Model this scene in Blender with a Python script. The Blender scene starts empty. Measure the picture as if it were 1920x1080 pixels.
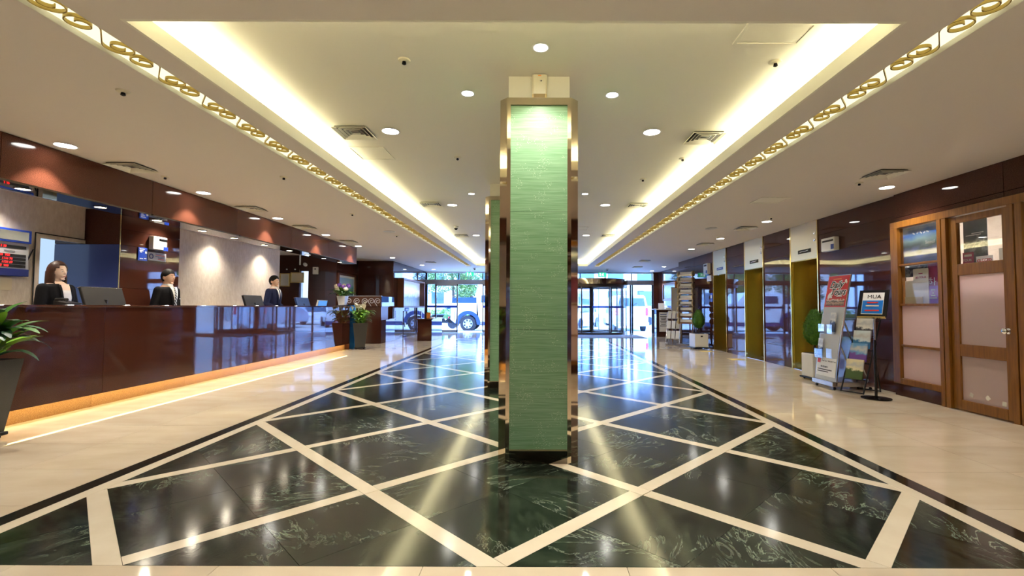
import bpy, bmesh, math, random
from mathutils import Vector, Matrix
random.seed(7)
S = bpy.context.scene
C = S.collection
PI = math.pi
R = math.radians
# ------------------------------------------------------------------ camera
cam = bpy.data.cameras.new('camera'); camo = bpy.data.objects.new('camera', cam); C.objects.link(camo)
cam.sensor_width = 36.0; cam.lens = 870.0 / 1920.0 * 36.0; cam.shift_x = -43.0 / 1920.0
cam.clip_start = .05; cam.clip_end = 300
camo.matrix_world = Matrix.Translation((0, 0, 1.15)) @ Matrix.Rotation(R(92.3), 4, 'X') @ Matrix.Rotation(R(.2), 4, 'Z')
S.camera = camo
# ------------------------------------------------------------------ world, sun, exposure
W = bpy.data.worlds.new('world'); S.world = W; W.use_nodes = True
wn = W.node_tree; bg = wn.nodes['Background']
sky = wn.nodes.new('ShaderNodeTexSky'); sky.sky_type = 'HOSEK_WILKIE'; sky.turbidity = 4.0
sky.sun_direction = Vector((-.45, -.35, .82)).normalized(); sky.ground_albedo = .5
mixc = wn.nodes.new('ShaderNodeMix'); mixc.data_type = 'RGBA'; mixc.inputs[0].default_value = .75
wn.links.new(sky.outputs[0], mixc.inputs[6]); mixc.inputs[7].default_value = (.17, .38, 1.0, 1)
wn.links.new(mixc.outputs[2], bg.inputs[0]); bg.inputs[1].default_value = 21.0
sun = bpy.data.lights.new('sun', 'SUN'); sun.energy = 6.0; sun.angle = R(1.0); sun.color = (.92, .96, 1)
suno = bpy.data.objects.new('sun', sun); C.objects.link(suno)
suno.rotation_euler = Vector((.45, .35, -.82)).to_track_quat('-Z', 'Y').to_euler()
S.view_settings.view_transform = 'Standard'; S.view_settings.look = 'None'
S.view_settings.gamma = 1.0; S.view_settings.use_curve_mapping = False
S.view_settings.exposure = 0.6
# lamp levels
DOWN_W = 64.0; COVE_E = 24.0; SCROLL_E = .98

# ------------------------------------------------------------------ materials
MATS = {}
def nm(name):
    m = bpy.data.materials.new(name); m.use_nodes = True; MATS[name] = m
    return m, m.node_tree, m.node_tree.nodes['Principled BSDF']
def pm(name, col, rough=.5, metal=0.0, emit=None, es=1.0, coat=0.0, spec=.5, alpha=None, var=0.0, noise=None, bump=None, trans=0.0):
    m, t, b = nm(name)
    b.inputs['Base Color'].default_value = (*col, 1); b.inputs['Roughness'].default_value = rough
    b.inputs['Metallic'].default_value = metal; b.inputs['Coat Weight'].default_value = coat
    b.inputs['Specular IOR Level'].default_value = spec; b.inputs['Transmission Weight'].default_value = trans
    if emit: b.inputs['Emission Color'].default_value = (*emit, 1); b.inputs['Emission Strength'].default_value = es
    L = t.links; N = t.nodes
    src = None
    if noise:                       # (scale, second colour, stretch)
        geo = N.new('ShaderNodeNewGeometry'); mp = N.new('ShaderNodeMapping'); L.new(geo.outputs['Position'], mp.inputs[0])
        mp.inputs['Scale'].default_value = noise[2] if len(noise) > 2 else (1, 1, 1)
        n = N.new('ShaderNodeTexNoise'); n.inputs['Scale'].default_value = noise[0]; n.inputs['Detail'].default_value = 4
        L.new(mp.outputs[0], n.inputs['Vector'])
        cr = N.new('ShaderNodeValToRGB'); cr.color_ramp.elements[0].position = .35; cr.color_ramp.elements[1].position = .68
        cr.color_ramp.elements[0].color = (*col, 1); cr.color_ramp.elements[1].color = (*noise[1], 1)
        L.new(n.outputs[0], cr.inputs[0]); src = cr.outputs[0]
    if var:
        oi = N.new('ShaderNodeObjectInfo'); hs = N.new('ShaderNodeHueSaturation')
        ma = N.new('ShaderNodeMath'); ma.operation = 'MULTIPLY_ADD'; ma.inputs[1].default_value = 2 * var; ma.inputs[2].default_value = 1 - var
        L.new(oi.outputs['Random'], ma.inputs[0]); L.new(ma.outputs[0], hs.inputs['Value'])
        if src: L.new(src, hs.inputs['Color'])
        else: hs.inputs['Color'].default_value = (*col, 1)
        src = hs.outputs[0]
    if src: L.new(src, b.inputs['Base Color'])
    if bump:                        # (scale, strength, stretch)
        geo = N.new('ShaderNodeNewGeometry'); mp = N.new('ShaderNodeMapping'); L.new(geo.outputs['Position'], mp.inputs[0])
        if len(bump) > 2: mp.inputs['Scale'].default_value = bump[2]
        n = N.new('ShaderNodeTexNoise'); n.inputs['Scale'].default_value = bump[0]; n.inputs['Detail'].default_value = 3
        L.new(mp.outputs[0], n.inputs['Vector'])
        bp = N.new('ShaderNodeBump'); bp.inputs['Strength'].default_value = bump[1]; bp.inputs['Distance'].default_value = .01
        L.new(n.outputs[0], bp.inputs['Height']); L.new(bp.outputs[0], b.inputs['Normal'])
    return m
def emi(name, col, s):
    m, t, b = nm(name); t.nodes.remove(b)
    e = t.nodes.new('ShaderNodeEmission'); e.inputs[0].default_value = (*col, 1); e.inputs[1].default_value = s
    t.links.new(e.outputs[0], t.nodes['Material Output'].inputs[0]); return m
def glass(name, tint=(1, 1, 1), gloss=.12, rough=.0):
    m, t, b = nm(name); t.nodes.remove(b); N = t.nodes; L = t.links
    tr = N.new('ShaderNodeBsdfTransparent'); tr.inputs[0].default_value = (*tint, 1)
    gl = N.new('ShaderNodeBsdfGlossy'); gl.inputs['Roughness'].default_value = rough
    lw = N.new('ShaderNodeLayerWeight'); lw.inputs[0].default_value = .15
    ad = N.new('ShaderNodeMath'); ad.operation = 'MULTIPLY_ADD'; ad.inputs[1].default_value = .6; ad.inputs[2].default_value = gloss * .4
    L.new(lw.outputs['Fresnel'], ad.inputs[0])
    mx = N.new('ShaderNodeMixShader'); L.new(ad.outputs[0], mx.inputs[0]); L.new(tr.outputs[0], mx.inputs[1]); L.new(gl.outputs[0], mx.inputs[2])
    L.new(mx.outputs[0], N['Material Output'].inputs[0]); return m
def granite(name, c1, c2, c3, rough=.025):
    m, t, b = nm(name); N = t.nodes; L = t.links
    geo = N.new('ShaderNodeNewGeometry')
    n1 = N.new('ShaderNodeTexNoise'); n1.inputs['Scale'].default_value = 210; n1.inputs['Detail'].default_value = 2
    v = N.new('ShaderNodeTexVoronoi'); v.inputs['Scale'].default_value = 160
    L.new(geo.outputs['Position'], n1.inputs['Vector']); L.new(geo.outputs['Position'], v.inputs['Vector'])
    cr = N.new('ShaderNodeValToRGB'); e = cr.color_ramp.elements
    e[0].position = .36; e[0].color = (*c1, 1); e[1].position = .52; e[1].color = (*c2, 1)
    k = e.new(.68); k.color = (*c3, 1)
    L.new(n1.outputs[0], cr.inputs[0])
    oi = N.new('ShaderNodeObjectInfo'); ma = N.new('ShaderNodeMath'); ma.operation = 'MULTIPLY_ADD'; ma.inputs[1].default_value = .22; ma.inputs[2].default_value = .89
    L.new(oi.outputs['Random'], ma.inputs[0])
    hs = N.new('ShaderNodeHueSaturation'); L.new(cr.outputs[0], hs.inputs['Color']); L.new(ma.outputs[0], hs.inputs['Value'])
    L.new(hs.outputs[0], b.inputs['Base Color'])
    b.inputs['Roughness'].default_value = rough; b.inputs['Specular IOR Level'].default_value = .42
    return m
def marble_green():
    m, t, b = nm('green_marble'); N = t.nodes; L = t.links
    geo = N.new('ShaderNodeNewGeometry'); oi = N.new('ShaderNodeObjectInfo')
    cmb = N.new('ShaderNodeCombineXYZ'); mu = N.new('ShaderNodeMath'); mu.operation = 'MULTIPLY'; mu.inputs[1].default_value = 57.0
    L.new(oi.outputs['Random'], mu.inputs[0]); L.new(mu.outputs[0], cmb.inputs[0]); L.new(mu.outputs[0], cmb.inputs[2])
    rot = N.new('ShaderNodeVectorRotate'); rot.rotation_type = 'Z_AXIS'
    mr = N.new('ShaderNodeMath'); mr.operation = 'MULTIPLY'; mr.inputs[1].default_value = 40.0; L.new(oi.outputs['Random'], mr.inputs[0]); L.new(mr.outputs[0], rot.inputs['Angle'])
    L.new(geo.outputs['Position'], rot.inputs['Vector'])
    ad = N.new('ShaderNodeVectorMath'); L.new(rot.outputs[0], ad.inputs[0]); L.new(cmb.outputs[0], ad.inputs[1])
    mp = N.new('ShaderNodeMapping'); mp.inputs['Scale'].default_value = (1, 2.6, 1); L.new(ad.outputs[0], mp.inputs[0])
    n1 = N.new('ShaderNodeTexNoise'); n1.inputs['Scale'].default_value = 2.2; n1.inputs['Detail'].default_value = 9; n1.inputs['Roughness'].default_value = .68; n1.inputs['Distortion'].default_value = 1.2
    L.new(mp.outputs[0], n1.inputs['Vector'])
    ab = N.new('ShaderNodeMath'); ab.operation = 'SUBTRACT'; ab.inputs[1].default_value = .5; L.new(n1.outputs[0], ab.inputs[0])
    a2 = N.new('ShaderNodeMath'); a2.operation = 'ABSOLUTE'; L.new(ab.outputs[0], a2.inputs[0])
    cr = N.new('ShaderNodeValToRGB'); e = cr.color_ramp.elements
    e[0].position = 0; e[0].color = (.34, .40, .31, 1); e[1].position = .018; e[1].color = (.012, .020, .014, 1)
    L.new(a2.outputs[0], cr.inputs[0])
    n2 = N.new('ShaderNodeTexNoise'); n2.inputs['Scale'].default_value = 1.6; n2.inputs['Detail'].default_value = 3; L.new(ad.outputs[0], n2.inputs['Vector'])
    c2 = N.new('ShaderNodeValToRGB'); c2.color_ramp.elements[0].position = .45; c2.color_ramp.elements[1].position = .66; L.new(n2.outputs[0], c2.inputs[0])
    n3 = N.new('ShaderNodeTexNoise'); n3.inputs['Scale'].default_value = 9; n3.inputs['Detail'].default_value = 6; L.new(mp.outputs[0], n3.inputs['Vector'])
    c3 = N.new('ShaderNodeValToRGB'); c3.color_ramp.elements[0].position = .4; c3.color_ramp.elements[0].color = (.006, .009, .007, 1); c3.color_ramp.elements[1].position = .75; c3.color_ramp.elements[1].color = (.035, .05, .032, 1)
    L.new(n3.outputs[0], c3.inputs[0])
    mx = N.new('ShaderNodeMix'); mx.data_type = 'RGBA'; L.new(c2.outputs[0], mx.inputs[0]); L.new(c3.outputs[0], mx.inputs[6])
    mx2 = N.new('ShaderNodeMix'); mx2.data_type = 'RGBA'; mx2.blend_type = 'ADD'; mx2.inputs[0].default_value = .8
    L.new(c3.outputs[0], mx2.inputs[6]); L.new(cr.outputs[0], mx2.inputs[7]); L.new(mx2.outputs[2], mx.inputs[7])
    L.new(mx.outputs[2], b.inputs['Base Color'])
    b.inputs['Roughness'].default_value = .12; b.inputs['Specular IOR Level'].default_value = .75
    nb = N.new('ShaderNodeTexNoise'); nb.inputs['Scale'].default_value = 60; L.new(geo.outputs['Position'], nb.inputs['Vector'])
    bp = N.new('ShaderNodeBump'); bp.inputs['Strength'].default_value = .035; bp.inputs['Distance'].default_value = .004; L.new(nb.outputs[0], bp.inputs['Height']); L.new(bp.outputs[0], b.inputs['Normal'])
    return m
def ribbed_green():
    m, t, b = nm('green_glass'); N = t.nodes; L = t.links
    geo = N.new('ShaderNodeNewGeometry'); mp = N.new('ShaderNodeMapping'); mp.inputs['Scale'].default_value = (1.2, 1.2, 42); L.new(geo.outputs['Position'], mp.inputs[0])
    n = N.new('ShaderNodeTexNoise'); n.inputs['Scale'].default_value = 4; n.inputs['Detail'].default_value = 6; L.new(mp.outputs[0], n.inputs['Vector'])
    cr = N.new('ShaderNodeValToRGB'); e = cr.color_ramp.elements; e[0].position = .3; e[0].color = (.16, .33, .17, 1); e[1].position = .75; e[1].color = (.31, .52, .33, 1)
    L.new(n.outputs[0], cr.inputs[0])
    mp2 = N.new('ShaderNodeMapping'); mp2.inputs['Scale'].default_value = (60, 60, 190); L.new(geo.outputs['Position'], mp2.inputs[0])
    v = N.new('ShaderNodeTexVoronoi'); v.inputs['Scale'].default_value = 1; L.new(mp2.outputs[0], v.inputs['Vector'])
    n4 = N.new('ShaderNodeTexNoise'); n4.inputs['Scale'].default_value = 9; L.new(geo.outputs['Position'], n4.inputs['Vector'])
    lt = N.new('ShaderNodeMath'); lt.operation = 'LESS_THAN'; lt.inputs[1].default_value = .19; L.new(v.outputs['Distance'], lt.inputs[0])
    gt = N.new('ShaderNodeMath'); gt.operation = 'GREATER_THAN'; gt.inputs[1].default_value = .56; L.new(n4.outputs[0], gt.inputs[0])
    mm = N.new('ShaderNodeMath'); mm.operation = 'MULTIPLY'; L.new(lt.outputs[0], mm.inputs[0]); L.new(gt.outputs[0], mm.inputs[1])
    mx = N.new('ShaderNodeMix'); mx.data_type = 'RGBA'; L.new(mm.outputs[0], mx.inputs[0]); L.new(cr.outputs[0], mx.inputs[6]); mx.inputs[7].default_value = (.85, .95, .8, 1)  # sparkle glints painted into the colour as pale specks
    L.new(mx.outputs[2], b.inputs['Base Color']); b.inputs['Roughness'].default_value = .28; b.inputs['Coat Weight'].default_value = .35; b.inputs['Coat Roughness'].default_value = .12
    bp = N.new('ShaderNodeBump'); bp.inputs['Strength'].default_value = .25; bp.inputs['Distance'].default_value = .003; L.new(n.outputs[0], bp.inputs['Height']); L.new(bp.outputs[0], b.inputs['Normal'])
    return m
def poster(name, stops, scale=3.0, rough=.3, axis=2, z0=0., z1=1., amp=.25, emit=0):
    """printed picture: bands of colour along the height, broken up by noise"""
    m, t, b = nm(name); N = t.nodes; L = t.links
    tc = N.new('ShaderNodeTexCoord'); sp = N.new('ShaderNodeSeparateXYZ'); L.new(tc.outputs['Object'], sp.inputs[0])
    mr = N.new('ShaderNodeMapRange'); mr.inputs[1].default_value = z0; mr.inputs[2].default_value = z1; L.new(sp.outputs[axis], mr.inputs[0])
    n = N.new('ShaderNodeTexNoise'); n.inputs['Scale'].default_value = scale; n.inputs['Detail'].default_value = 6; L.new(tc.outputs['Object'], n.inputs['Vector'])
    ma = N.new('ShaderNodeMath'); ma.operation = 'MULTIPLY_ADD'; ma.inputs[1].default_value = amp * 2; L.new(n.outputs[0], ma.inputs[0])
    sb = N.new('ShaderNodeMath'); sb.operation = 'SUBTRACT'; sb.inputs[1].default_value = amp; L.new(mr.outputs[0], sb.inputs[0]); L.new(sb.outputs[0], ma.inputs[2])
    cr = N.new('ShaderNodeValToRGB'); e = cr.color_ramp.elements
    e[0].position = stops[0][0]; e[0].color = (*stops[0][1], 1); e[1].position = stops[-1][0]; e[1].color = (*stops[-1][1], 1)
    for p, c in stops[1:-1]: k = e.new(p); k.color = (*c, 1)
    L.new(ma.outputs[0], cr.inputs[0]); L.new(cr.outputs[0], b.inputs['Base Color']); b.inputs['Roughness'].default_value = rough
    if emit: L.new(cr.outputs[0], b.inputs['Emission Color']); b.inputs['Emission Strength'].default_value = emit
    return m
M = MATS
pm('ceiling_paint', (.74, .69, .63), .7)
pm('cove_paint', (.82, .80, .70), .7)
pm('wall_beige', (.70, .60, .49), .6, noise=(9, (.80, .71, .60), (1, 2.6, 1.1)), bump=(16, .5, (1, 2.4, 1.0)))
granite('brown_granite', (.046, .014, .009), (.062, .020, .0125), (.095, .033, .02))
granite('fascia_granite', (.065, .020, .011), (.10, .032, .018), (.18, .06, .034), .1)
granite('lit_kick_granite', (.25, .12, .04), (.42, .22, .08), (.55, .32, .14), .3)  # granite with the strip light's orange glow put into its colour
marble_green()
pm('cream_marble', (.68, .56, .41), .05, var=.05, noise=(2.3, (.75, .645, .495), (1, 2.2, 1)), bump=(3, .02), spec=.6)
pm('cream_band', (.76, .66, .51), .13, var=.04, noise=(5, (.82, .73, .58)), spec=.55)
pm('dark_band', (.012, .016, .013), .08, spec=.7)
pm('grout', (.22, .18, .13), .8)
ribbed_green()
pm('bronze_mirror', (.62, .53, .41), .05, 1.0)
pm('steel_top', (.72, .68, .55), .12, 1.0)
pm('dark_mirror', (.22, .19, .16), .03, 1.0)
pm('brass', (.50, .37, .12), .22, 1.0, bump=(60, .04, (1, 1, .02)))
pm('brass_light', (.66, .54, .32), .34, 1.0)
pm('brass_polish', (.85, .66, .28), .12, 1.0)
pm('gold', (.75, .55, .22), .25, 1.0)
pm('scroll_gold', (.42, .30, .08), .45, .6)
pm('chrome', (.8, .8, .82), .1, 1.0)
pm('steel', (.55, .55, .56), .25, 1.0)
pm('black_metal', (.015, .015, .016), .35, .6)
pm('bronze_dark', (.15, .115, .085), .3, 1.0)
pm('black_plastic', (.012, .012, .013), .35)
pm('black_gloss', (.01, .01, .011), .08)
pm('planter_black', (.018, .018, .019), .16)
pm('white_paint', (.8, .8, .78), .45)
pm('white_plastic', (.78, .77, .73), .3)
pm('cream_plastic', (.72, .68, .52), .35)
pm('wood', (.27, .105, .012), .34, noise=(7, (.18, .065, .006), (6, 6, .5)))
pm('dark_wood', (.11, .035, .012), .35)
pm('blue_reflection', (.045, .07, .26), .12, coat=.5)  # blue reflection on the pier's polished side, painted as a colour
pm('blue_slab', (.01, .16, .66), .1, noise=(3, (.05, .30, .80)))
pm('blue_print', (.01, .05, .42), .4)
pm('navy_print', (.012, .02, .17), .4)
pm('white_print', (.86, .86, .86), .5)
pm('grey_print', (.55, .56, .58), .5)
pm('red_print', (.62, .03, .03), .4)
pm('black_print', (.01, .01, .01), .5)
pm('magenta_print', (.42, .02, .12), .4)
pm('purple_print', (.28, .03, .45), .4)
pm('orange_print', (.9, .3, .04), .4)
pm('paper', (.80, .77, .70), .6)
pm('paper_cream', (.78, .68, .48), .6)
pm('leaf', (.045, .16, .018), .4, var=.35)
pm('leaf_light', (.16, .34, .03), .35, var=.3)
pm('leaf_blue', (.03, .12, .05), .4, var=.3)
pm('topiary_leaf', (.10, .27, .015), .6, noise=(40, (.03, .11, .008)))
pm('soil', (.03, .02, .012), .9)
pm('bark', (.09, .06, .04), .9)
pm('petal_white', (.82, .74, .62), .5)
pm('petal_purple', (.28, .12, .62), .5)
pm('skin', (.66, .42, .29), .5)
pm('skin_pale', (.76, .55, .43), .5)
pm('hair_black', (.008, .007, .006), .6, spec=.25)
pm('hair_brown', (.045, .016, .008), .38, bump=(40, .5, (4, 4, .3)))
pm('suit_black', (.007, .007, .009), .85, spec=.15)
pm('suit_navy', (.012, .016, .05), .8, spec=.15)
pm('shirt_white', (.80, .79, .77), .7)
pm('shirt_grey', (.60, .58, .57), .75)
pm('eye_white', (.75, .72, .68), .3)
pm('eye_dark', (.01, .006, .004), .2)
pm('lips', (.42, .13, .10), .5)
pm('rubber', (.012, .014, .02), .7)
pm('car_white', (.80, .81, .83), .15, coat=.6)
pm('car_blue', (.02, .05, .16), .35)
pm('car_silver', (.42, .48, .60), .2, .3, coat=.6)
pm('car_glass', (.03, .06, .10), .05)
pm('tail_red', (.6, .01, .03), .2)
pm('asphalt', (.46, .45, .43), .8)
pm('plaza', (.62, .61, .58), .7)
pm('stone_wall', (.45, .41, .36), .85, noise=(5, (.6, .56, .5)))
pm('building_white', (.78, .78, .76), .7)
pm('building_beige', (.66, .60, .52), .7)
pm('window_dark', (.05, .09, .13), .1)
pm('foliage', (.025, .07, .012), .7, noise=(5, (.20, .30, .06)))
pm('foliage_dark', (.015, .045, .015), .7, noise=(5, (.08, .16, .05)))
pm('mat_grey', (.30, .33, .40), .9, bump=(200, .5))
pm('yellow_tile', (.78, .60, .20), .4)
emi('lamp_white', (1, .97, .90), 22.0)
emi('lamp_warm', (1, .86, .60), 14.0)
emi('cove_led', (1, .92, .62), COVE_E)
emi('kick_led', (1, .80, .36), 14.0)
emi('scroll_diffuser', (1, .93, .58), SCROLL_E)
emi('office_glow', (.55, .76, 1.0), .66)  # glow standing in for the light in the office
emi('led_red', (1, .02, .02), 3.0)
emi('exit_green', (.03, .55, .30), 1.3)
emi('exit_white', (.9, 1, .95), 1.6)
emi('screen_blue', (.10, .30, .75), .9)
emi('passage_glow', (.75, .85, 1), 1.0)  # passage daylight given to a wall as glow
emi('shop_light', (1, .96, .92), 14.0)
glass('clear_glass', (.96, .985, 1.0))
glass('shop_glass', (.97, .97, .97), .2)
glass('acrylic', (.95, .96, .96), .03)
m = pm('frosted', (.74, .62, .60), .35, trans=.0); 
def frosted_film():
    m, t, b = nm('frosted_film'); N = t.nodes; L = t.links
    b.inputs['Base Color'].default_value = (.78, .66, .64, 1); b.inputs['Roughness'].default_value = .25
    tl = N.new('ShaderNodeBsdfTranslucent'); tl.inputs[0].default_value = (.80, .66, .66, 1)
    mx = N.new('ShaderNodeMixShader'); mx.inputs[0].default_value = .55
    L.new(b.outputs[0], mx.inputs[1]); L.new(tl.outputs[0], mx.inputs[2]); L.new(mx.outputs[0], N['Material Output'].inputs[0])
frosted_film()
def stripes(name, c1, c2, sc):
    m, t, b = nm(name); N = t.nodes; L = t.links
    tc = N.new('ShaderNodeTexCoord'); w = N.new('ShaderNodeTexWave'); w.bands_direction = 'DIAGONAL'; w.inputs['Scale'].default_value = sc
    L.new(tc.outputs['Object'], w.inputs['Vector']); cr = N.new('ShaderNodeValToRGB'); cr.color_ramp.interpolation = 'CONSTANT'
    cr.color_ramp.elements[0].color = (*c1, 1); cr.color_ramp.elements[1].position = .55; cr.color_ramp.elements[1].color = (*c2, 1)
    L.new(w.outputs[0], cr.inputs[0]); L.new(cr.outputs[0], b.inputs['Base Color']); b.inputs['Roughness'].default_value = .5
stripes('tie_stripe', (.015, .016, .022), (.55, .55, .6), 14)
poster('poster_seoul', [(0, (.05, .10, .30)), (.28, (.22, .28, .75)), (.45, (.12, .18, .20)), (.62, (.32, .48, .50)), (.8, (.05, .18, .62)), (1, (.55, .65, .85))], 5, z0=-.24, z1=.24, amp=.22)
poster('poster_night', [(0, (.01, .012, .02)), (.3, (.04, .05, .08)), (.5, (.28, .30, .32)), (.6, (.03, .05, .08)), (1, (.06, .10, .16))], 14, z0=-.24, z1=.24, amp=.5)
poster('poster_people', [(0, (.03, .02, .02)), (.35, (.5, .3, .2)), (.5, (.05, .03, .03)), (.65, (.75, .6, .5)), (.8, (.5, .03, .02)), (1, (.6, .03, .02))], 22, z0=-.06, z1=.07, amp=.35)
poster('painting_sea', [(0, (.02, .05, .05)), (.3, (.05, .16, .24)), (.5, (.10, .36, .55)), (.7, (.45, .62, .72)), (1, (.35, .58, .78))], 5, z0=-.3, z1=.3, amp=.12)
poster('painting_grey', [(0, (.08, .12, .14)), (.4, (.22, .30, .33)), (.6, (.38, .42, .42)), (1, (.16, .24, .30))], 8, z0=-.3, z1=.3, amp=.4)
poster('board_print', [(0, (.35, .45, .60)), (.35, (.10, .16, .24)), (.5, (.55, .62, .75)), (.62, (.78, .80, .86)), (1, (.62, .68, .80))], 6, z0=-.5, z1=.5, amp=.18, emit=.25)
for i, (a, b_) in enumerate([((.05, .05, .07), (.75, .72, .66)), ((.02, .16, .36), (.62, .72, .75)), ((.16, .06, .36), (.1, .3, .6)), ((.05, .10, .03), (.75, .68, .45)), ((.45, .04, .03), (.08, .06, .06)), ((.02, .05, .2), (.8, .8, .8))]):
    poster('brochure_print_%d' % i, [(0, a), (.45, a), (.55, b_), (.75, (.5, .5, .5)), (1, b_)], 16, z0=-.12, z1=.12, amp=.3)

# ------------------------------------------------------------------ mesh builder
class B:
    def __init__(s): s.bm = bmesh.new()
    def poly(s, vs): return s.bm.faces.new([s.bm.verts.new(v) for v in vs])
    def box(s, x0, x1, y0, y1, z0, z1, bev=0.0, seg=1):
        g = bmesh.ops.create_cube(s.bm, size=1)['verts']
        for v in g: v.co = Vector(((x0 + x1) / 2 + v.co.x * (x1 - x0), (y0 + y1) / 2 + v.co.y * (y1 - y0), (z0 + z1) / 2 + v.co.z * (z1 - z0)))
        if bev:
            es = {e for v in g for e in v.link_edges}
            bmesh.ops.bevel(s.bm, geom=list(es), offset=bev, segments=seg, affect='EDGES', profile=.5)
        return s
    def prism(s, pts, f):       # pts 2d; f(u,v,w) -> vec ; w in (0,1)
        n = len(pts); a = [s.bm.verts.new(f(u, v, 0)) for u, v in pts]; b = [s.bm.verts.new(f(u, v, 1)) for u, v in pts]
        s.bm.faces.new(a[::-1]); s.bm.faces.new(b)
        for i in range(n): s.bm.faces.new((a[i], a[(i + 1) % n], b[(i + 1) % n], b[i]))
        return s
    def rings(s, rs, cap=True, closed=False):
        vs = [[s.bm.verts.new(p) for p in r] for r in rs]; n = len(vs[0])
        for a, b in zip(vs, vs[1:] + ([vs[0]] if closed else [])):
            for i in range(n): s.bm.faces.new((a[i], a[(i + 1) % n], b[(i + 1) % n], b[i]))
        if cap and not closed: s.bm.faces.new(vs[0][::-1]); s.bm.faces.new(vs[-1])
        return s
    def lathe(s, prof, n=20, cx=0, cy=0, cap=True):
        return s.rings([[(cx + r * math.cos(2 * PI * i / n), cy + r * math.sin(2 * PI * i / n), z) for i in range(n)] for r, z in prof], cap)
    def tube(s, pts, r, n=8, closed=False):
        pts = [Vector(p) for p in pts]; N = len(pts); rr = r if isinstance(r, (list, tuple)) else [r] * N; out = []; up = Vector((0, 0, 1))
        for i, p in enumerate(pts):
            if closed: d = pts[(i + 1) % N] - pts[i - 1]
            else: d = pts[min(i + 1, N - 1)] - pts[max(i - 1, 0)]
            d.normalize(); a = d.cross(up)
            if a.length < .05: a = d.cross(Vector((1, 0, 0)))
            a.normalize(); b = a.cross(d); up = b
            out.append([p + (a * math.cos(2 * PI * k / n) + b * math.sin(2 * PI * k / n)) * rr[i] for k in range(n)])
        return s.rings(out, True, closed)
    def ball(s, c, rx, ry=None, rz=None, n=12, m=8):
        ry = ry or rx; rz = rz or rx
        g = bmesh.ops.create_uvsphere(s.bm, u_segments=n, v_segments=m, radius=1)['verts']
        for v in g: v.co = Vector((c[0] + v.co.x * rx, c[1] + v.co.y * ry, c[2] + v.co.z * rz))
        return s
    def ribbon(s, pts, w, z0, z1, sx=1):      # 2d path in xy, wall of thickness w from z0 to z1
        n = len(pts); L = []; Rr = []
        for i in range(n):
            a = Vector(pts[max(i - 1, 0)]); b = Vector(pts[min(i + 1, n - 1)]); d = (b - a).normalized(); q = Vector((-d.y, d.x)) * w / 2
            L.append(Vector(pts[i]) + q); Rr.append(Vector(pts[i]) - q)
        return s.rings([[(l.x, l.y, z0), (r_.x, r_.y, z0), (r_.x, r_.y, z1), (l.x, l.y, z1)] for l, r_ in zip(L, Rr)])
    def xf(s, mat):
        bmesh.ops.transform(s.bm, matrix=mat, verts=s.bm.verts); return s
    def mesh(s, name, mat, smooth=False):
        bmesh.ops.recalc_face_normals(s.bm, faces=s.bm.faces)
        me = bpy.data.meshes.new(name); s.bm.to_mesh(me); s.bm.free()
        if mat: me.materials.append(M[mat] if isinstance(mat, str) else mat)
        if smooth:
            for p in me.polygons: p.use_smooth = True
            if smooth != 'full':
                try: me.set_sharp_from_angle(angle=R(40))
                except Exception: pass
        return me
    def done(s, name, mat, parent=None, smooth=False, loc=None, rot=None):
        return place(name, s.mesh(name, mat, smooth), parent, loc, rot)
def place(name, me, parent=None, loc=None, rot=None):
    o = bpy.data.objects.new(name, me); C.objects.link(o)
    if parent: o.parent = parent
    if loc: o.location = loc
    if rot: o.rotation_euler = rot
    return o
def tag(o, label, cat, group=None):
    o['label'] = label; o['category'] = cat
    if group: o['group'] = group
    return o
def thing(name, label, cat, loc=(0, 0, 0), rz=0, group=None):
    o = place(name, None, None, loc, (0, 0, R(rz))); o.empty_display_size = .1
    return tag(o, label, cat, group)
def struct(name, me=None, label=None):
    o = place(name, me); o['kind'] = 'structure'
    if label: o['label'] = label
    return o
CACHE = {}
def bp(name, x0, x1, y0, y1, z0, z1, mat, parent=None, bev=0.0):
    """box piece with shared mesh data"""
    k = (round(x1 - x0, 4), round(y1 - y0, 4), round(z1 - z0, 4), mat, bev)
    if k not in CACHE:
        b = B().box(-k[0] / 2, k[0] / 2, -k[1] / 2, k[1] / 2, -k[2] / 2, k[2] / 2, bev); CACHE[k] = b.mesh(name, mat)
    return place(name, CACHE[k], parent, ((x0 + x1) / 2, (y0 + y1) / 2, (z0 + z1) / 2))
def panels(parent, plane, c0, c1, us, zs, mat, name='panel', gap=.004, bev=.0015):
    for a, b in zip(us, us[1:]):
        for z0, z1 in zip(zs, zs[1:]):
            if plane == 'x': bp(name, c0, c1, a + gap / 2, b - gap / 2, z0 + gap / 2, z1 - gap / 2, mat, parent, bev)
            else: bp(name, a + gap / 2, b - gap / 2, c0, c1, z0 + gap / 2, z1 - gap / 2, mat, parent, bev)
def lin(a, b, n): return [a + (b - a) * i / n for i in range(n + 1)]
def text(s, size, mat, parent, loc, rot=(PI / 2, 0, 0), name='lettering', ext=.0008, align='CENTER', shear=0, bold=0, sx=1):
    cu = bpy.data.curves.new(name, 'FONT'); cu.body = s; cu.size = size; cu.extrude = ext; cu.align_x = align; cu.align_y = 'CENTER'; cu.shear = shear; cu.offset = bold
    cu.resolution_u = 2
    t = bpy.data.objects.new(name, cu); C.objects.link(t)
    bpy.context.view_layer.update()
    me = bpy.data.meshes.new_from_object(t.evaluated_get(bpy.context.evaluated_depsgraph_get()))
    bpy.data.objects.remove(t); me.materials.clear(); me.materials.append(M[mat]); me.name = name
    o = place(name, me, parent, loc, rot); o.scale = (sx, 1, 1); return o
def ord_(i): return ['first', 'second', 'third', 'fourth', 'fifth', 'sixth', 'seventh', 'eighth', 'ninth', 'tenth', 'eleventh', 'twelfth'][i]

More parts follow.
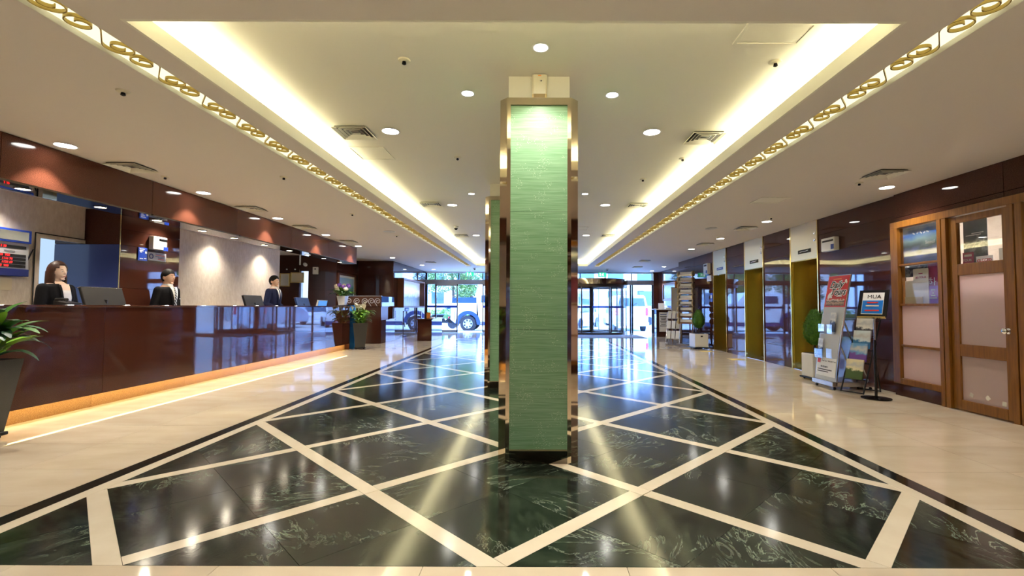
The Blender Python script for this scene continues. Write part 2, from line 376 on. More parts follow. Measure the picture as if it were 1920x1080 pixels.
H = 2.68; RC = 2.92          # low ceiling, raised tray ceiling
PX = -.187; PY0 = 2.102      # floor pattern: centre line and near edge
# ================================================================== SETTING
# ---- floor
fl = struct('floor', B().box(-9, 7.2, -3.2, 20.55, -.06, -.006).mesh('floor', 'grout'))
def clip(poly, a, b, c):        # keep a*x+b*y<=c
    out = []
    for i in range(len(poly)):
        p, q = poly[i], poly[(i + 1) % len(poly)]; fp = a * p[0] + b * p[1] - c; fq = a * q[0] + b * q[1] - c
        if fp <= 0: out.append(p)
        if (fp < 0 < fq) or (fq < 0 < fp):
            k = fp / (fp - fq); out.append((p[0] + (q[0] - p[0]) * k, p[1] + (q[1] - p[1]) * k))
    return out
def area(p): return abs(sum(p[i][0] * p[(i + 1) % len(p)][1] - p[(i + 1) % len(p)][0] * p[i][1] for i in range(len(p)))) / 2
FW = 2.5; FE = 16.9
far_green = B(); far_cream = B(); far_tile = B()
def piece(poly, name, mat, farb, farY):
    for abc in ((1, 0, PX + FW), (-1, 0, -(PX - FW)), (0, -1, -PY0), (0, 1, FE)):
        poly = clip(poly, *abc)
        if len(poly) < 3: return
    if area(poly) < .002: return
    cx = sum(p[0] for p in poly) / len(poly); cy = sum(p[1] for p in poly) / len(poly)
    if cy > farY: farb.prism(poly, lambda u, v, w: (u, v, -.012 + .012 * w)); return
    B().prism([(x - cx, y - cy) for x, y in poly], lambda u, v, w: (u, v, -.012 + .012 * w)).done(name, mat, fl, loc=(cx, cy, 0))
DP = 1.702 / math.sqrt(2); BW = .094; g = .0025
q2 = math.sqrt(.5)
def uv(u, v): return (PX + (u - v) * q2, PY0 + (u + v) * q2)     # u: right-up family, v: left-up family
def rect(u0, u1, v0, v1): return [uv(u0, v0), uv(u1, v0), uv(u1, v1), uv(u0, v1)]
for i in range(-4, 16):
    for j in range(-4, 16):
        u0 = i * DP; v0 = j * DP; hw = BW / 2; mu = u0 + DP / 2; mv = v0 + DP / 2
        for (a, b) in ((u0 + hw, mu), (mu, u0 + DP - hw)):
            for (c, d) in ((v0 + hw, mv), (mv, v0 + DP - hw)):
                piece(rect(a + g / 2, b - g / 2, c + g / 2, d - g / 2), 'marble_tile', 'green_marble', far_green, 11.5)
        piece(rect(u0 - hw, u0 + hw, v0 - hw + g, v0 + DP - hw - g), 'marble_band', 'cream_band', far_cream, 11.5)
        piece(rect(u0 + hw + g, u0 + DP - hw - g, v0 - hw, v0 + hw), 'marble_band', 'cream_band', far_cream, 11.5)
o = far_green.done('far_marble_tiles', 'green_marble', fl); o['kind'] = 'stuff'
o = far_cream.done('far_marble_bands', 'cream_band', fl); o['kind'] = 'stuff'
for s in (-1, 1):               # border bands
    ys = lin(PY0, FE + .09, 9)
    for a, b in zip(ys, ys[1:]):
        x0, x1 = sorted((PX + s * (FW + .002), PX + s * (FW + .092))); bp('border_band', x0, x1, a + .001, b - .001, -.012, 0, 'cream_band', fl)
        x0, x1 = sorted((PX + s * (FW + .094), PX + s * (FW + .205))); bp('border_band', x0, x1, a + .001, b - .001, -.012, 0, 'dark_band', fl)
bp('border_band', PX - FW, PX + FW, FE + .002, FE + .09, -.012, 0, 'cream_band', fl)
bp('border_band', PX - FW - .2, PX + FW + .2, FE + .092, FE + .2, -.012, 0, 'dark_band', fl)
def tiles(x0, x1, y0, y1, nx, ny, farY=10.5):
    xs = lin(x0, x1, nx); ys = lin(y0, y1, ny)
    for c, d in zip(ys, ys[1:]):
        for a, b in zip(xs, xs[1:]):
            if (c + d) / 2 > farY: far_tile.box(a + .0015, b - .0015, c + .0015, d - .0015, -.012, 0)
            else: bp('floor_tile', a + .0015, b - .0015, c + .0015, d - .0015, -.012, 0, 'cream_marble', fl)
tiles(-5.0, PX - FW - .207, PY0, 17.1, 3, 25)
tiles(PX + FW + .207, 4.92, PY0, 17.1, 3, 25)
tiles(-5.0, 4.92, PY0 - .62, PY0 - .002, 11, 1)
tiles(-5.0, 4.92, -3.0, PY0 - .622, 8, 4)
tiles(-5.0, 5.5, 17.1, 20.5, 8, 5)
o = far_tile.done('far_floor_tiles', 'cream_marble', fl); o['kind'] = 'stuff'
bp('floor_slab', -9, -5.0, -3, 20.5, -.012, 0, 'cream_marble', fl)
bp('floor_slab', 4.92, 7.2, -3, 16, -.012, 0, 'cream_marble', fl)
bp('guide_tile', 4.30, 4.62, 12.0, 12.3, -.001, .003, 'yellow_tile', fl)
bp('guide_tile', 4.30, 4.62, 10.15, 10.45, -.001, .003, 'yellow_tile', fl)

# ---- ceiling with raised tray and two scroll light slots
CL = (-2.61, -2.41); CR = (2.23, 2.43); OX = (-2.21, 1.97); OY = (2.443, 17.45)
ce = struct('ceiling', None)
b = B()
for x0, x1, y0, y1 in ((-9, CL[0], -3.1, 20.6), (CL[0], CL[1], -3.1, 2.0), (CL[0], CL[1], 17.6, 20.6), (CL[1], OX[0] - .02, -3.1, 20.6), (OX[0] - .02, OX[1] + .02, -3.1, OY[0] - .02), (OX[0] - .02, OX[1] + .02, OY[1] + .02, 20.6),
                       (OX[1] + .02, CR[0], -3.1, 20.6), (CR[0], CR[1], -3.1, 2.0), (CR[0], CR[1], 17.6, 20.6), (CR[1], 7.3, -3.1, 20.6)):
    b.box(x0, x1, y0, y1, H, H + .03)
b.done('ceiling_slab', 'ceiling_paint', ce)
b = B(); t = .02; lz = H + .105
b.box(OX[0] - t, OX[0], OY[0] - t, OY[1] + t, H, lz); b.box(OX[1], OX[1] + t, OY[0] - t, OY[1] + t, H, lz)
b.box(OX[0], OX[1], OY[0] - t, OY[0], H, lz); b.box(OX[0], OX[1], OY[1], OY[1] + t, H, lz)
b.done('tray_lip', 'cove_paint', ce)
TW = .19
b = B(); X0, X1, Y0, Y1 = OX[0] - TW, OX[1] + TW, OY[0] - TW, OY[1] + TW
b.box(X0, X1, Y0, Y1, RC, RC + .04); b.box(X0 - .02, X0, Y0, Y1, H + .03, RC); b.box(X1, X1 + .02, Y0, Y1, H + .03, RC)
b.box(X0, X1, Y0 - .02, Y0, H + .03, RC); b.box(X0, X1, Y1, Y1 + .02, H + .03, RC)
b.done('tray_ceiling', 'cove_paint', ce)
for nme, bx in (('left', (X0 + .05, X0 + .09, Y0 + .1, Y1 - .1)), ('right', (X1 - .09, X1 - .05, Y0 + .1, Y1 - .1)), ('near', (X0 + .1, X1 - .1, Y0 + .05, Y0 + .075)), ('far', (X0 + .1, X1 - .1, Y1 - .09, Y1 - .05))):
    o = B().box(bx[0], bx[1], bx[2], bx[3], H + .04, H + .065).done('cove_light', 'cove_led')
    tag(o, 'hidden warm strip light in the ceiling tray trough, %s side' % nme, 'strip light', 'strip lights of the ceiling tray')
# scroll slots
def scroll_mesh():
    c = (0, -.125); r1 = .083; pts = []
    th_end = math.radians(137); n = 44
    for k in range(n + 1):
        f = k / n; th = th_end + (1 - f) * 2 * PI * 1.45; r = .022 + (r1 - .022) * f ** .8
        pts.append((c[0] + r * math.cos(th), c[1] + r * math.sin(th)))
    full = pts + [(0, 0)] + [(-x, -y) for x, y in pts[::-1]]
    return B().ribbon(full, .0065, -.018, .002).mesh('scroll', 'scroll_gold', True)
sm = scroll_mesh(); sm2 = sm.copy()
for v in sm2.vertices: v.co.x = -v.co.x
sm2.flip_normals()
for (xa, xb), me, lb in ((CL, sm2, 'reception'), (CR, sm, 'elevator')):
    t_ = thing('scroll_light', 'backlit ceiling slot with gold scrolls along the %s side' % lb, 'ceiling light', ((xa + xb) / 2, 0, H), group='scroll slots in the ceiling')
    w = (xb - xa) / 2
    B().box(-w, w, 2.0, 17.6, .036, .046).done('diffuser', 'scroll_diffuser', t_)
    b = B(); b.box(-w, -w + .003, 2.0, 17.6, .001, .036); b.box(w - .003, w, 2.0, 17.6, .001, .036); b.done('slot_frame', 'cove_paint', t_)
    y = 2.08 + .125
    while y < 17.4:
        place('scroll', me, t_, (0, y, .034)); y += .415

# ---- perimeter walls
ZR = [0, .38, 1.0, 1.62, 2.26, H]
w = struct('wall_back', B().box(-9, 7.2, -3.2, -3.0, 0, 3.0).mesh('wall', 'wall_beige'))
panels(w, 'y', -3.0, -2.98, lin(-4.9, 4.8, 8), ZR, 'brown_granite')
struct('wall_left', B().box(-9.1, -9, -3.2, 20.6, 0, 3.0).mesh('wall', 'wall_beige'))
w = struct('wall_left_front', B().box(-5.15, -5.05, -3, 2.4, 0, H).mesh('wall', 'wall_beige'))
panels(w, 'x', -5.05, -5.03, lin(-2.96, 2.38, 4), ZR, 'brown_granite')
struct('wall_reception_end', B().box(-9, -5.15, 2.3, 2.4, 0, H).mesh('wall', 'wall_beige'))
# reception back wall (cream relief paper) with passage into the office
b = B(); b.box(-6.6, -6.5, 2.4, 6.05, 0, 2.55); b.box(-6.6, -6.5, 6.05, 6.66, 2.04, 2.55); b.box(-6.6, -6.5, 7.8, 11.78, 0, 2.55)
w = struct('wall_reception', b.mesh('wall', 'wall_beige'))
b = B(); b.box(-6.5, -6.485, 6.0, 6.05, 0, 2.08); b.box(-6.5, -6.485, 6.05, 6.66, 2.035, 2.08); b.box(-6.6, -6.49, 6.05, 6.06, 0, 2.04)
o = struct('trim_1', b.mesh('door_frame', 'wall_beige'), 'pale door frame round the office passage')
b = B(); b.box(-6.487, -6.482, 5.985, 5.998, 0, 2.095); b.box(-6.487, -6.482, 5.985, 6.66, 2.082, 2.095)  # raised black strips put the gap's shade in as colour
o = struct('trim_2', b.mesh('black_gap_strip', 'black_print'), 'raised black strip drawn as a shadow gap round the door frame')
struct('ceiling_reception', B().box(-9, -5.06, 2.4, 12.25, 2.55, H - .002).mesh('ceiling', 'ceiling_paint'))
# granite pier
pi_ = struct('wall_pier', B().box(-6.95, -6.022, 6.702, 7.8, 0, 2.548).mesh('wall', 'brown_granite'))
panels(pi_, 'x', -6.02, -6.0, [6.69, 7.8], [0, .55, 1.40, 2.03, 2.26, 2.545], 'brown_granite')
panels(pi_, 'y', 6.68, 6.70, [-6.95, -6.0], [1.40, 2.03], 'blue_reflection')  # lower pier side carries the blue reflection as its own colour
panels(pi_, 'y', 6.68, 6.70, [-6.95, -6.0], [0, .55, 1.40], 'blue_reflection')
panels(pi_, 'y', 6.68, 6.70, [-6.95, -6.0], [2.03, 2.545], 'brown_granite')
bp('corner_bead', -6.006, -5.998, 6.676, 6.684, 0, 2.545, 'gold', pi_)
# office behind the passage: pale wall with room light as glow and a shelf unit
of = struct('wall_office', B().box(-8.6, -8.55, 4.5, 9.0, 0, 2.55).mesh('wall', 'office_glow'), 'pale blue office wall glowing in place of room light')
sh = thing('office_shelf', 'pale wooden shelf unit in the lit office behind the passage', 'shelf', (-8.35, 7.2, 0), 90)
b = B(); b.box(-.9, .9, .12, .14, 0, 1.5); b.done('back_panel', 'paper_cream', sh)
for x in (-.9, -.45, 0, .45, .88): B().box(x, x + .02, -.15, .12, 0, 1.5).done('upright', 'paper_cream', sh)
for z in (.1, .55, 1.0, 1.48): B().box(-.88, .88, -.15, .12, z, z + .02).done('shelf_board', 'paper_cream', sh)
# hanging fascia over the counter
fa = struct('wall_fascia', B().box(-5.04, -4.722, 2.4, 12.17, 2.27, H - .001).mesh('wall', 'brown_granite'), 'polished brown granite fascia over the reception')
panels(fa, 'x', -4.72, -4.70, [2.4, 4.03, 5.65, 7.28, 8.9, 10.53, 12.17], [2.265, H - .002], 'fascia_granite')
panels(fa, 'y', 12.17, 12.19, [-5.04, -4.70], [2.265, H - .002], 'fascia_granite')
panels(fa, 'x', -5.06, -5.04, [2.4, 5.65, 8.9, 12.19], [2.265, 2.548], 'brown_granite')
for a, b_ in zip([2.4, 5.65, 8.9], [5.65, 8.9, 12.19]): bp('soffit_mirror', -5.058, -4.702, a + .002, b_ - .002, 2.25, 2.268, 'dark_mirror', fa)
# walls at the end of the reception
w = struct('wall_certificates', None)
B().box(-9, -7.12, 14.02, 14.12, 0, H).done('wall_core', 'brown_granite', w); B().box(-6.85, -6.02, 14.02, 14.12, 0, H).done('wall_core', 'brown_granite', w); B().box(-7.12, -6.85, 14.02, 14.12, 2.2, H).done('wall_core', 'brown_granite', w)
panels(w, 'y', 14.0, 14.02, [-8.3, -7.12], [0, .8, 1.62, 2.22, H], 'brown_granite'); panels(w, 'y', 14.0, 14.02, [-6.85, -6.0], [0, .8, 1.62, 2.22, H], 'brown_granite')
o = struct('window_1', B().box(-7.12, -6.85, 14.05, 14.06, 0, 2.2).mesh('pane', 'clear_glass'), 'narrow glass slot between granite walls')
o = struct('wall_service', B().box(-8.2, -6.6, 16.4, 16.5, 0, H).mesh('wall', 'passage_glow'), 'wall behind the slot, glowing in place of passage daylight')
w = struct('wall_picture', B().box(-6.1, -6.02, 14.1, 15.72, 0, H).mesh('wall', 'brown_granite'))
panels(w, 'x', -6.02, -6.0, [14.0, 15.7], [0, .8, 1.62, 2.22, H], 'brown_granite')
w = struct('wall_left_return', B().box(-6.1, -4.82, 15.72, 15.85, 0, H).mesh('wall', 'brown_granite'))
panels(w, 'y', 15.7, 15.72, [-6.0, -4.8], [0, .8, 1.62, 2.22, H], 'brown_granite')
w = struct('wall_left_far', B().box(-4.9, -4.82, 15.85, 20.55, 0, H).mesh('wall', 'brown_granite'))
panels(w, 'x', -4.82, -4.80, [15.70, 16.45, 17.8, 19.15, 20.5], [0, .55, 1.10, 2.30, H], 'brown_granite')

# right side
w = struct('wall_right', None)
b = B()
for y0, y1, z0, z1 in ((-3, 3.3, 0, H), (3.3, 6.24, 2.3, H), (6.24, 8.0, 0, H), (8.0, 8.85, 2.68, H), (8.85, 9.92, 0, H), (10.8, 11.85, 0, H), (12.7, 15.8, 0, H)):
    if z1 - z0 > .01: b.box(4.92, 5.0, y0, y1, z0, z1)
b.done('wall_core', 'brown_granite', w)
ZE = [0, .42, .98, 1.54, 2.10, 2.40, H]
panels(w, 'x', 4.90, 4.92, [6.24, 8.0], ZE, 'brown_granite'); panels(w, 'x', 4.90, 4.92, [8.85, 9.92], [0, 2.10, 2.40, H], 'brown_granite')
panels(w, 'x', 4.90, 4.92, [10.8, 11.85], [0, 2.10, 2.40, H], 'brown_granite'); panels(w, 'x', 4.90, 4.92, [12.7, 14.25, 15.8], ZE, 'brown_granite')
panels(w, 'x', 4.86, 4.92, [3.3, 4.77, 6.24], [2.30, 2.36, H], 'brown_granite'); panels(w, 'x', 4.90, 4.92, lin(-3, 3.3, 4), ZE, 'brown_granite')
b = B(); b.box(5.0, 5.6, 15.8, 15.88, 0, H); b.done('wall_core', 'brown_granite', w)
w = struct('wall_right_far', B().box(5.44, 5.52, 15.9, 20.55, 0, H).mesh('wall', 'brown_granite'))
panels(w, 'x', 5.42, 5.44, [15.9, 18.2, 20.45], [0, .8, 1.62, 2.22, H], 'brown_granite')
w = struct('wall_facade_end', B().box(5.22, 5.5, 20.45, 20.55, 0, H).mesh('wall', 'brown_granite'))
struct('wall_shaft', B().box(6.4, 6.5, 7.5, 16, 0, H).mesh('wall', 'black_print'), 'dark back of the elevator shafts')
struct('ceiling_roof', B().box(-9.2, 7.4, -3.3, 21.0, 3.0, 3.2).mesh('roof', 'building_beige'), 'roof slab of the lobby')
struct('wall_parapet', B().box(-9.2, 7.4, 20.56, 20.66, H, 3.2).mesh('wall', 'building_beige'), 'facade band above the entrance glass')

# ---- entrance facade
FY = 20.5
fc = struct('window_2', None, 'glazed entrance facade with bronze header')
B().box(-4.8, 5.22, FY - .1, FY + .1, 2.12, 2.32).done('header_beam', 'steel', fc)
B().box(-4.8, 5.22, FY - .04, FY + .04, 2.62, H).done('head_rail', 'white_paint', fc)
for x in (-4.78, -4.40, -3.36, -2.3, -1.2, .0, 1.0, 2.0, 3.1, 4.28, 5.18): B().box(x - .022, x + .022, FY - .035, FY + .035, 2.32, 2.62).done('mullion', 'black_metal', fc)
xs = [-4.78, -4.40, -3.36, -2.3, -1.2, .0, 1.0, 2.0, 3.1, 4.28, 5.18]
for a, b_ in zip(xs, xs[1:]): bp('pane', a + .022, b_ - .022, FY - .004, FY + .004, 2.32, 2.62, 'clear_glass', fc)
for x in (-4.77, -4.38, -1.2, .0, 1.0, 4.22, 4.30, 5.18): B().box(x - .03, x + .03, FY - .04, FY + .04, 0, 2.12).done('mullion', 'black_metal', fc)
for a, b_ in ((-4.77, -4.38), (-1.2, 0), (0, 1.0), (4.3, 5.18)): bp('pane', a + .03, b_ - .03, FY - .004, FY + .004, .03, 2.12, 'clear_glass', fc)
for a, b_ in ((-4.77, -4.38), (-1.2, 0), (0, 1.0)): bp('push_band', a + .03, b_ - .03, FY - .012, FY + .012, 1.10, 1.19, 'blue_print', fc)
# sliding door leaf (the other one is parked behind the column)
for dn, (xa, xb) in (('door_1', (-4.36, -3.38)), ('door_2', (-2.3, -1.3))):
    d = struct(dn, None, 'glass sliding door leaf in a steel frame')
    b = B(); yy = FY - .12
    b.box(xa, xa + .05, yy - .02, yy + .02, .01, 2.12); b.box(xb - .05, xb, yy - .02, yy + .02, .01, 2.12); b.box(xa, xb, yy - .02, yy + .02, 2.05, 2.12); b.box(xa, xb, yy - .02, yy + .02, .01, .12)
    b.done('door_frame', 'steel', d); B().box(xa + .05, xb - .05, yy - .004, yy + .004, .12, 2.05).done('pane', 'clear_glass', d)
    B().box(xa + .05, xb - .05, yy - .01, yy + .01, 1.09, 1.19).done('push_band', 'blue_print', d)
    hx = xb - .12
    b = B(); b.tube([(hx, yy - .07, .55), (hx, yy - .07, .95)], .012); b.tube([(hx, yy - .07, .6), (hx, yy, .6)], .008); b.tube([(hx, yy - .07, .9), (hx, yy, .9)], .008); b.done('door_handle', 'chrome', d, True)
# revolving door
rc = (2.5, 20.55); rr = 1.52
rv = thing('revolving_door', 'bronze and glass revolving door with round canopy at the entrance', 'revolving door', (rc[0], rc[1], 0))
b = B(); n = 48
def arc(r, a0, a1, z, n): return [(r * math.cos(a0 + (a1 - a0) * i / n), r * math.sin(a0 + (a1 - a0) * i / n), z) for i in range(n + 1)]
B().lathe([(rr + .06, 2.10), (rr + .06, 2.33), (rr - .1, 2.34), (rr - .1, 2.10)], 56, cap=False).done('canopy', 'bronze_mirror', rv, True)
B().lathe([(rr + .055, 2.096), (.02, 2.096), (.02, 2.09), (rr + .055, 2.09)], 56, cap=False).done('canopy_soffit', 'bronze_dark', rv)
B().lathe([(rr + .03, 1.98), (rr + .03, 2.09), (rr - .03, 2.09), (rr - .03, 1.98)], 56, cap=False).done('track_ring', 'bronze_dark', rv, True)
B().lathe([(rr + .03, 0), (rr + .03, .09), (rr - .03, .09), (rr - .03, 0), (rr + .03, 0)], 56, cap=False).done('floor_ring', 'bronze_dark', rv, True)
for a0, a1 in ((R(-68), R(-5)), (R(185), R(248)), (R(20), R(70)), (R(110), R(160))):
    b = B(); A = arc(rr, a0, a1, .09, 14); A2 = [(x, y, 1.98) for x, y, z in A]
    for i in range(14): b.poly((A[i], A[i + 1], A2[i + 1], A2[i]))
    b.done('curved_pane', 'clear_glass', rv, True)
    for a in (a0, (a0 + a1) / 2, a1): B().tube([(rr * math.cos(a), rr * math.sin(a), 0), (rr * math.cos(a), rr * math.sin(a), 1.99)], .028).done('post', 'bronze_dark', rv)
    b = B(); P1 = arc(rr - .01, a0, a1, 1.10, 14); P2 = [(x, y, 1.18) for x, y, z in P1]
    for i in range(14): b.poly((P1[i], P1[i + 1], P2[i + 1], P2[i]))
    b.done('push_band', 'blue_print', rv, True)
B().lathe([(.05, 0), (.05, 2.09)], 12).done('centre_post', 'bronze_dark', rv, True)
for k in range(4):
    a = R(-62 + 90 * k); b = B(); e = 1.44
    b.box(.05, .10, -.025, .025, .02, 2.05); b.box(e - .05, e, -.025, .025, .02, 2.05); b.box(.05, e, -.025, .025, 1.97, 2.05); b.box(.05, e, -.025, .025, .02, .12)
    wg = b.done('wing_frame', 'bronze_dark', rv, rot=(0, 0, a))
    B().box(.10, e - .05, -.004, .004, .12, 1.97).done('wing_pane', 'clear_glass', wg); B().box(.10, e - .05, -.014, .014, 1.10, 1.19).done('push_band', 'blue_print', wg)
tag(B().box(.9, 4.15, 17.15, 18.95, .001, .012, .004).done('door_mat', 'mat_grey'), 'grey blue entrance mat in front of the revolving door', 'mat')

# ================================================================== EXTERIOR
struct('ground', B().box(-60, 60, 20.56, 90, -.3, -.15).mesh('ground', 'asphalt'), 'bright paved forecourt outside')
struct('ground_step', B().box(-9, 8, 20.55, 22.2, -.149, -.01).mesh('step', 'plaza'), 'pale stone landing outside the doors')
struct('ground_planter_kerb', B().box(-16, -3.0, 29.2, 29.7, -.15, .35).mesh('kerb', 'stone_wall'), 'stone kerb below the hedge')
def leafcloud(b, c, rx, ry, rz, n, s, seed):
    rnd = random.Random(seed)
    for _ in range(n):
        while True:
            p = Vector((rnd.uniform(-1, 1), rnd.uniform(-1, 1), rnd.uniform(-1, 1)))
            if p.length < 1: break
        if rnd.random() < .6: p = p.normalized() * rnd.uniform(.75, 1)
        p = Vector((c[0] + p.x * rx, c[1] + p.y * ry, c[2] + p.z * rz))
        a = Vector((rnd.gauss(0, 1), rnd.gauss(0, 1), rnd.gauss(0, 1))).normalized(); d = a.orthogonal().normalized()
        L = s * rnd.uniform(.6, 1.3); q = a.cross(d)
        b.poly((p - a * L, p - d * L * .45, p + a * L, p + d * L * .45))
def tree(x, y, h, cr, label, seed, mat='foliage'):
    t_ = thing('tree', label, 'tree', (x, y, -.15), group='trees outside the entrance')
    B().tube([(0, 0, 0), (.05, .02, h * .35), (-.03, 0, h * .7)], [.13, .1, .06], 8).done('trunk', 'bark', t_, True)
    rnd = random.Random(seed); b = B()
    for k in range(7): leafcloud(b, (rnd.uniform(-.5, .5) * cr, rnd.uniform(-.4, .4) * cr, h * (.45 + .1 * k)), cr * .6, cr * .6, cr * .5, 1000, .075, seed * 10 + k)
    b.done('crown', mat, t_)
tree(-7.8, 31.5, 5.2, 1.7, 'green leafy tree at the left edge of the entrance glass', 1)
tree(-6.2, 35, 5.6, 1.6, 'tall green tree right behind the parked scooter', 2)
tree(-4.4, 32.0, 5.4, 1.3, 'green tree over the rear of the white truck', 3)
tree(-10.6, 36, 5.0, 1.8, 'dark green tree farthest left outside', 4, 'foliage_dark')
tree(-1.5, 36, 6.2, 1.8, 'distant green tree behind the truck cab', 5, 'foliage_dark')
hd = thing('hedge', 'clipped light green hedge above a stone kerb', 'hedge', (-7.6, 29.6, .3))
b = B()
for k in range(14): leafcloud(b, (-4.2 + k * .62, 0, .35), .5, .35, .38, 260, .07, 60 + k)
o = b.done('foliage', 'leaf_light', hd); B().box(-4.5, 4.2, -.25, .25, 0, .3).done('stem_core', 'foliage_dark', hd)
# far buildings
def building(name, x0, x1, y0, y1, z1, nx, nz, label, mat, gw=.9, gh=1.0, base=1.0):
    t_ = thing(name, label, 'building', ((x0 + x1) / 2, y0, -.15)); W_ = (x1 - x0) / 2
    B().box(-W_, W_, .0, y1 - y0, 0, z1).done('wall', mat, t_)
    B().box(-W_ - .2, W_ + .2, -.2, .3, z1, z1 + .3).done('cornice', mat, t_)
    fw = 2 * W_ / nx; fh = (z1 - base) / nz
    for i in range(nx):
        for j in range(nz):
            xc = -W_ + fw * (i + .5); zc = base + fh * (j + .5)
            f = bp('window_frame', xc - gw / 2 - .06, xc + gw / 2 + .06, -.05, .02, zc - gh / 2 - .06, zc + gh / 2 + .06, 'white_paint', t_)
            bp('window_pane', xc - gw / 2, xc + gw / 2, -.06, -.045, zc - gh / 2, zc + gh / 2, 'window_dark', t_)
building('office_block', 3.0, 15, 38, 44, 9, 5, 4, 'white building with dark windows straight behind the revolving door', 'building_white', 1.3, 1.2)
building('apartment_block', -20, -3.2, 44, 50, 12, 7, 5, 'beige building half hidden behind the trees', 'building_beige', 1.2, 1.1)
building('corner_shop', 17, 30, 36, 42, 7, 4, 3, 'low white building far right outside', 'building_white', 1.4, 1.2)
# white pickup truck
def wheel(parent, x, y, r, w, side=-1, rimm='car_silver'):
    wt = B().lathe([(r * .55, -w / 2), (r * .93, -w / 2), (r, -w / 2 + .03), (r, w / 2 - .03), (r * .93, w / 2), (r * .55, w / 2)], 28).xf(Matrix.Rotation(PI / 2, 4, 'X')).done('tyre', 'rubber', parent, True, loc=(x, y, r))
    B().lathe([(.02, -.02), (r * .58, 0), (r * .6, .03), (.02, .05)], 24).xf(Matrix.Rotation(PI / 2, 4, 'X')).done('rim', rimm, wt, True, loc=(0, -w / 2 + .0, 0))
    for k in range(7):
        a = 2 * PI * k / 7; rx = r * .44
        B().box(-.045, .045, -.06, -.05, -.035, .035, .004).done('rim_slot', 'black_print', wt, loc=(rx * math.cos(a), -w / 2, rx * math.sin(a)), rot=(0, -a, 0))
tk = thing('pickup_truck', 'white off-road pickup truck with dark blue wheel arch flares', 'truck', (0, 24.0, -.15))
def side(pts, y0, y1, name, mat, sm=False): return B().prism(pts, lambda u, v, w: (u, y0 + (y1 - y0) * w, v)).done(name, mat, tk)
arch = [(-3.45 + .56 * math.cos(a), .42 + .56 * math.sin(a)) for a in lin(0, PI, 10)]
side([(-4.35, .62), (-4.35, 1.47), (-2.98, 1.47), (-2.9, .55)] + [(-2.89, .42)] + arch + [(-4.1, .42), (-4.35, .62)][:1], 0, 1.95, 'cargo_bed', 'car_white')
side([(-4.3, 1.47), (-4.28, 1.75), (-3.02, 1.78), (-3.0, 1.47)], .05, 1.9, 'bed_glass', 'car_glass')
side([(-3.0, .5), (-3.02, 2.0), (-2.8, 2.06), (-1.1, 2.06), (-.65, 1.5), (.9, 1.42), (1.0, .5)], 0, 1.95, 'cab', 'car_white')
for x0, x1 in ((-2.78, -2.1), (-1.95, -1.15)): side([(x0, 1.50), (x0 + .02, 1.88), (x1 - .02, 1.88), (x1, 1.50)], -.012, 0.0, 'side_window', 'car_glass')
side([(-4.05, .42)] + [(-3.45 + .64 * math.cos(a), .42 + .66 * math.sin(a)) for a in lin(PI, 0, 12)] + [(-2.7, .35), (-2.95, .35)] + [(-3.45 + .47 * math.cos(a), .42 + .47 * math.sin(a)) for a in lin(0, PI, 10)] + [(-4.02, .35)], -.06, .05, 'wheel_arch', 'car_blue')
side([(-4.5, .45), (-4.5, .68), (-4.05, .68), (-4.05, .45)], .1, 1.85, 'rear_bumper', 'black_metal')
side([(-2.75, .32), (-2.75, .52), (1.0, .52), (1.0, .32)], .0, 1.9, 'sill', 'car_blue')
B().box(-2.35, -2.15, -.02, .0, 1.18, 1.22).done('door_handle', 'black_metal', tk); B().tube([(-4.0, -.062, .98), (-4.0, -.05, .98)], .035).done('side_marker', 'orange_print', tk)
wheel(tk, -3.45, .12, .41, .3); wheel(tk, .2, .12, .41, .3); wheel(tk, -3.45, 1.85, .41, .3); wheel(tk, .2, 1.85, .41, .3)
# silver van seen from the rear
vn = thing('van', 'silver blue van parked outside, seen from behind', 'van', (5.05, 24.2, -.15))
prof = [(-.86, .35), (-.88, 1.05), (-.84, 1.35), (-.72, 1.84), (-.62, 1.92), (.62, 1.92), (.72, 1.84), (.84, 1.35), (.88, 1.05), (.86, .35)]
B().rings([[(x * k, yy, .35 + (z - .35) * kz) for x, z in prof] for yy, k, kz in ((0, .95, .96), (.08, 1, 1), (3.2, 1, 1), (3.7, .97, .9), (4.6, .95, .5))]).done('van_body', 'car_silver', vn, True)
B().prism([(-.70, 1.34), (-.62, 1.76), (.62, 1.76), (.70, 1.34)], lambda u, v, w: (u, -.02 + .03 * w, v)).done('rear_window', 'car_glass', vn)
B().box(-.88, .88, -.1, .2, .3, .52, .03).done('rear_bumper', 'car_silver', vn)
B().box(-.26, .26, -.02, .01, .74, .92, .01).done('number_plate', 'white_print', vn)
for s in (-1, 1):
    B().box(s * .78 - .07, s * .78 + .07, -.03, .05, .85, 1.25, .02).done('tail_light', 'tail_red', vn); B().lathe([(.2, -.1), (.32, -.1), (.33, .1), (.2, .1)], 20).xf(Matrix.Rotation(PI / 2, 4, 'Y')).done('tyre', 'rubber', vn, True, loc=(s * .74, .75, .33))
B().tube([(.0, -.03, 1.34), (.25, -.04, 1.5)], .012).done('wiper', 'black_metal', vn)
B().tube([(.45, .2, 1.9), (.45, .5, 2.15), (.75, .5, 2.15)], .02).done('roof_rack', 'black_metal', vn)
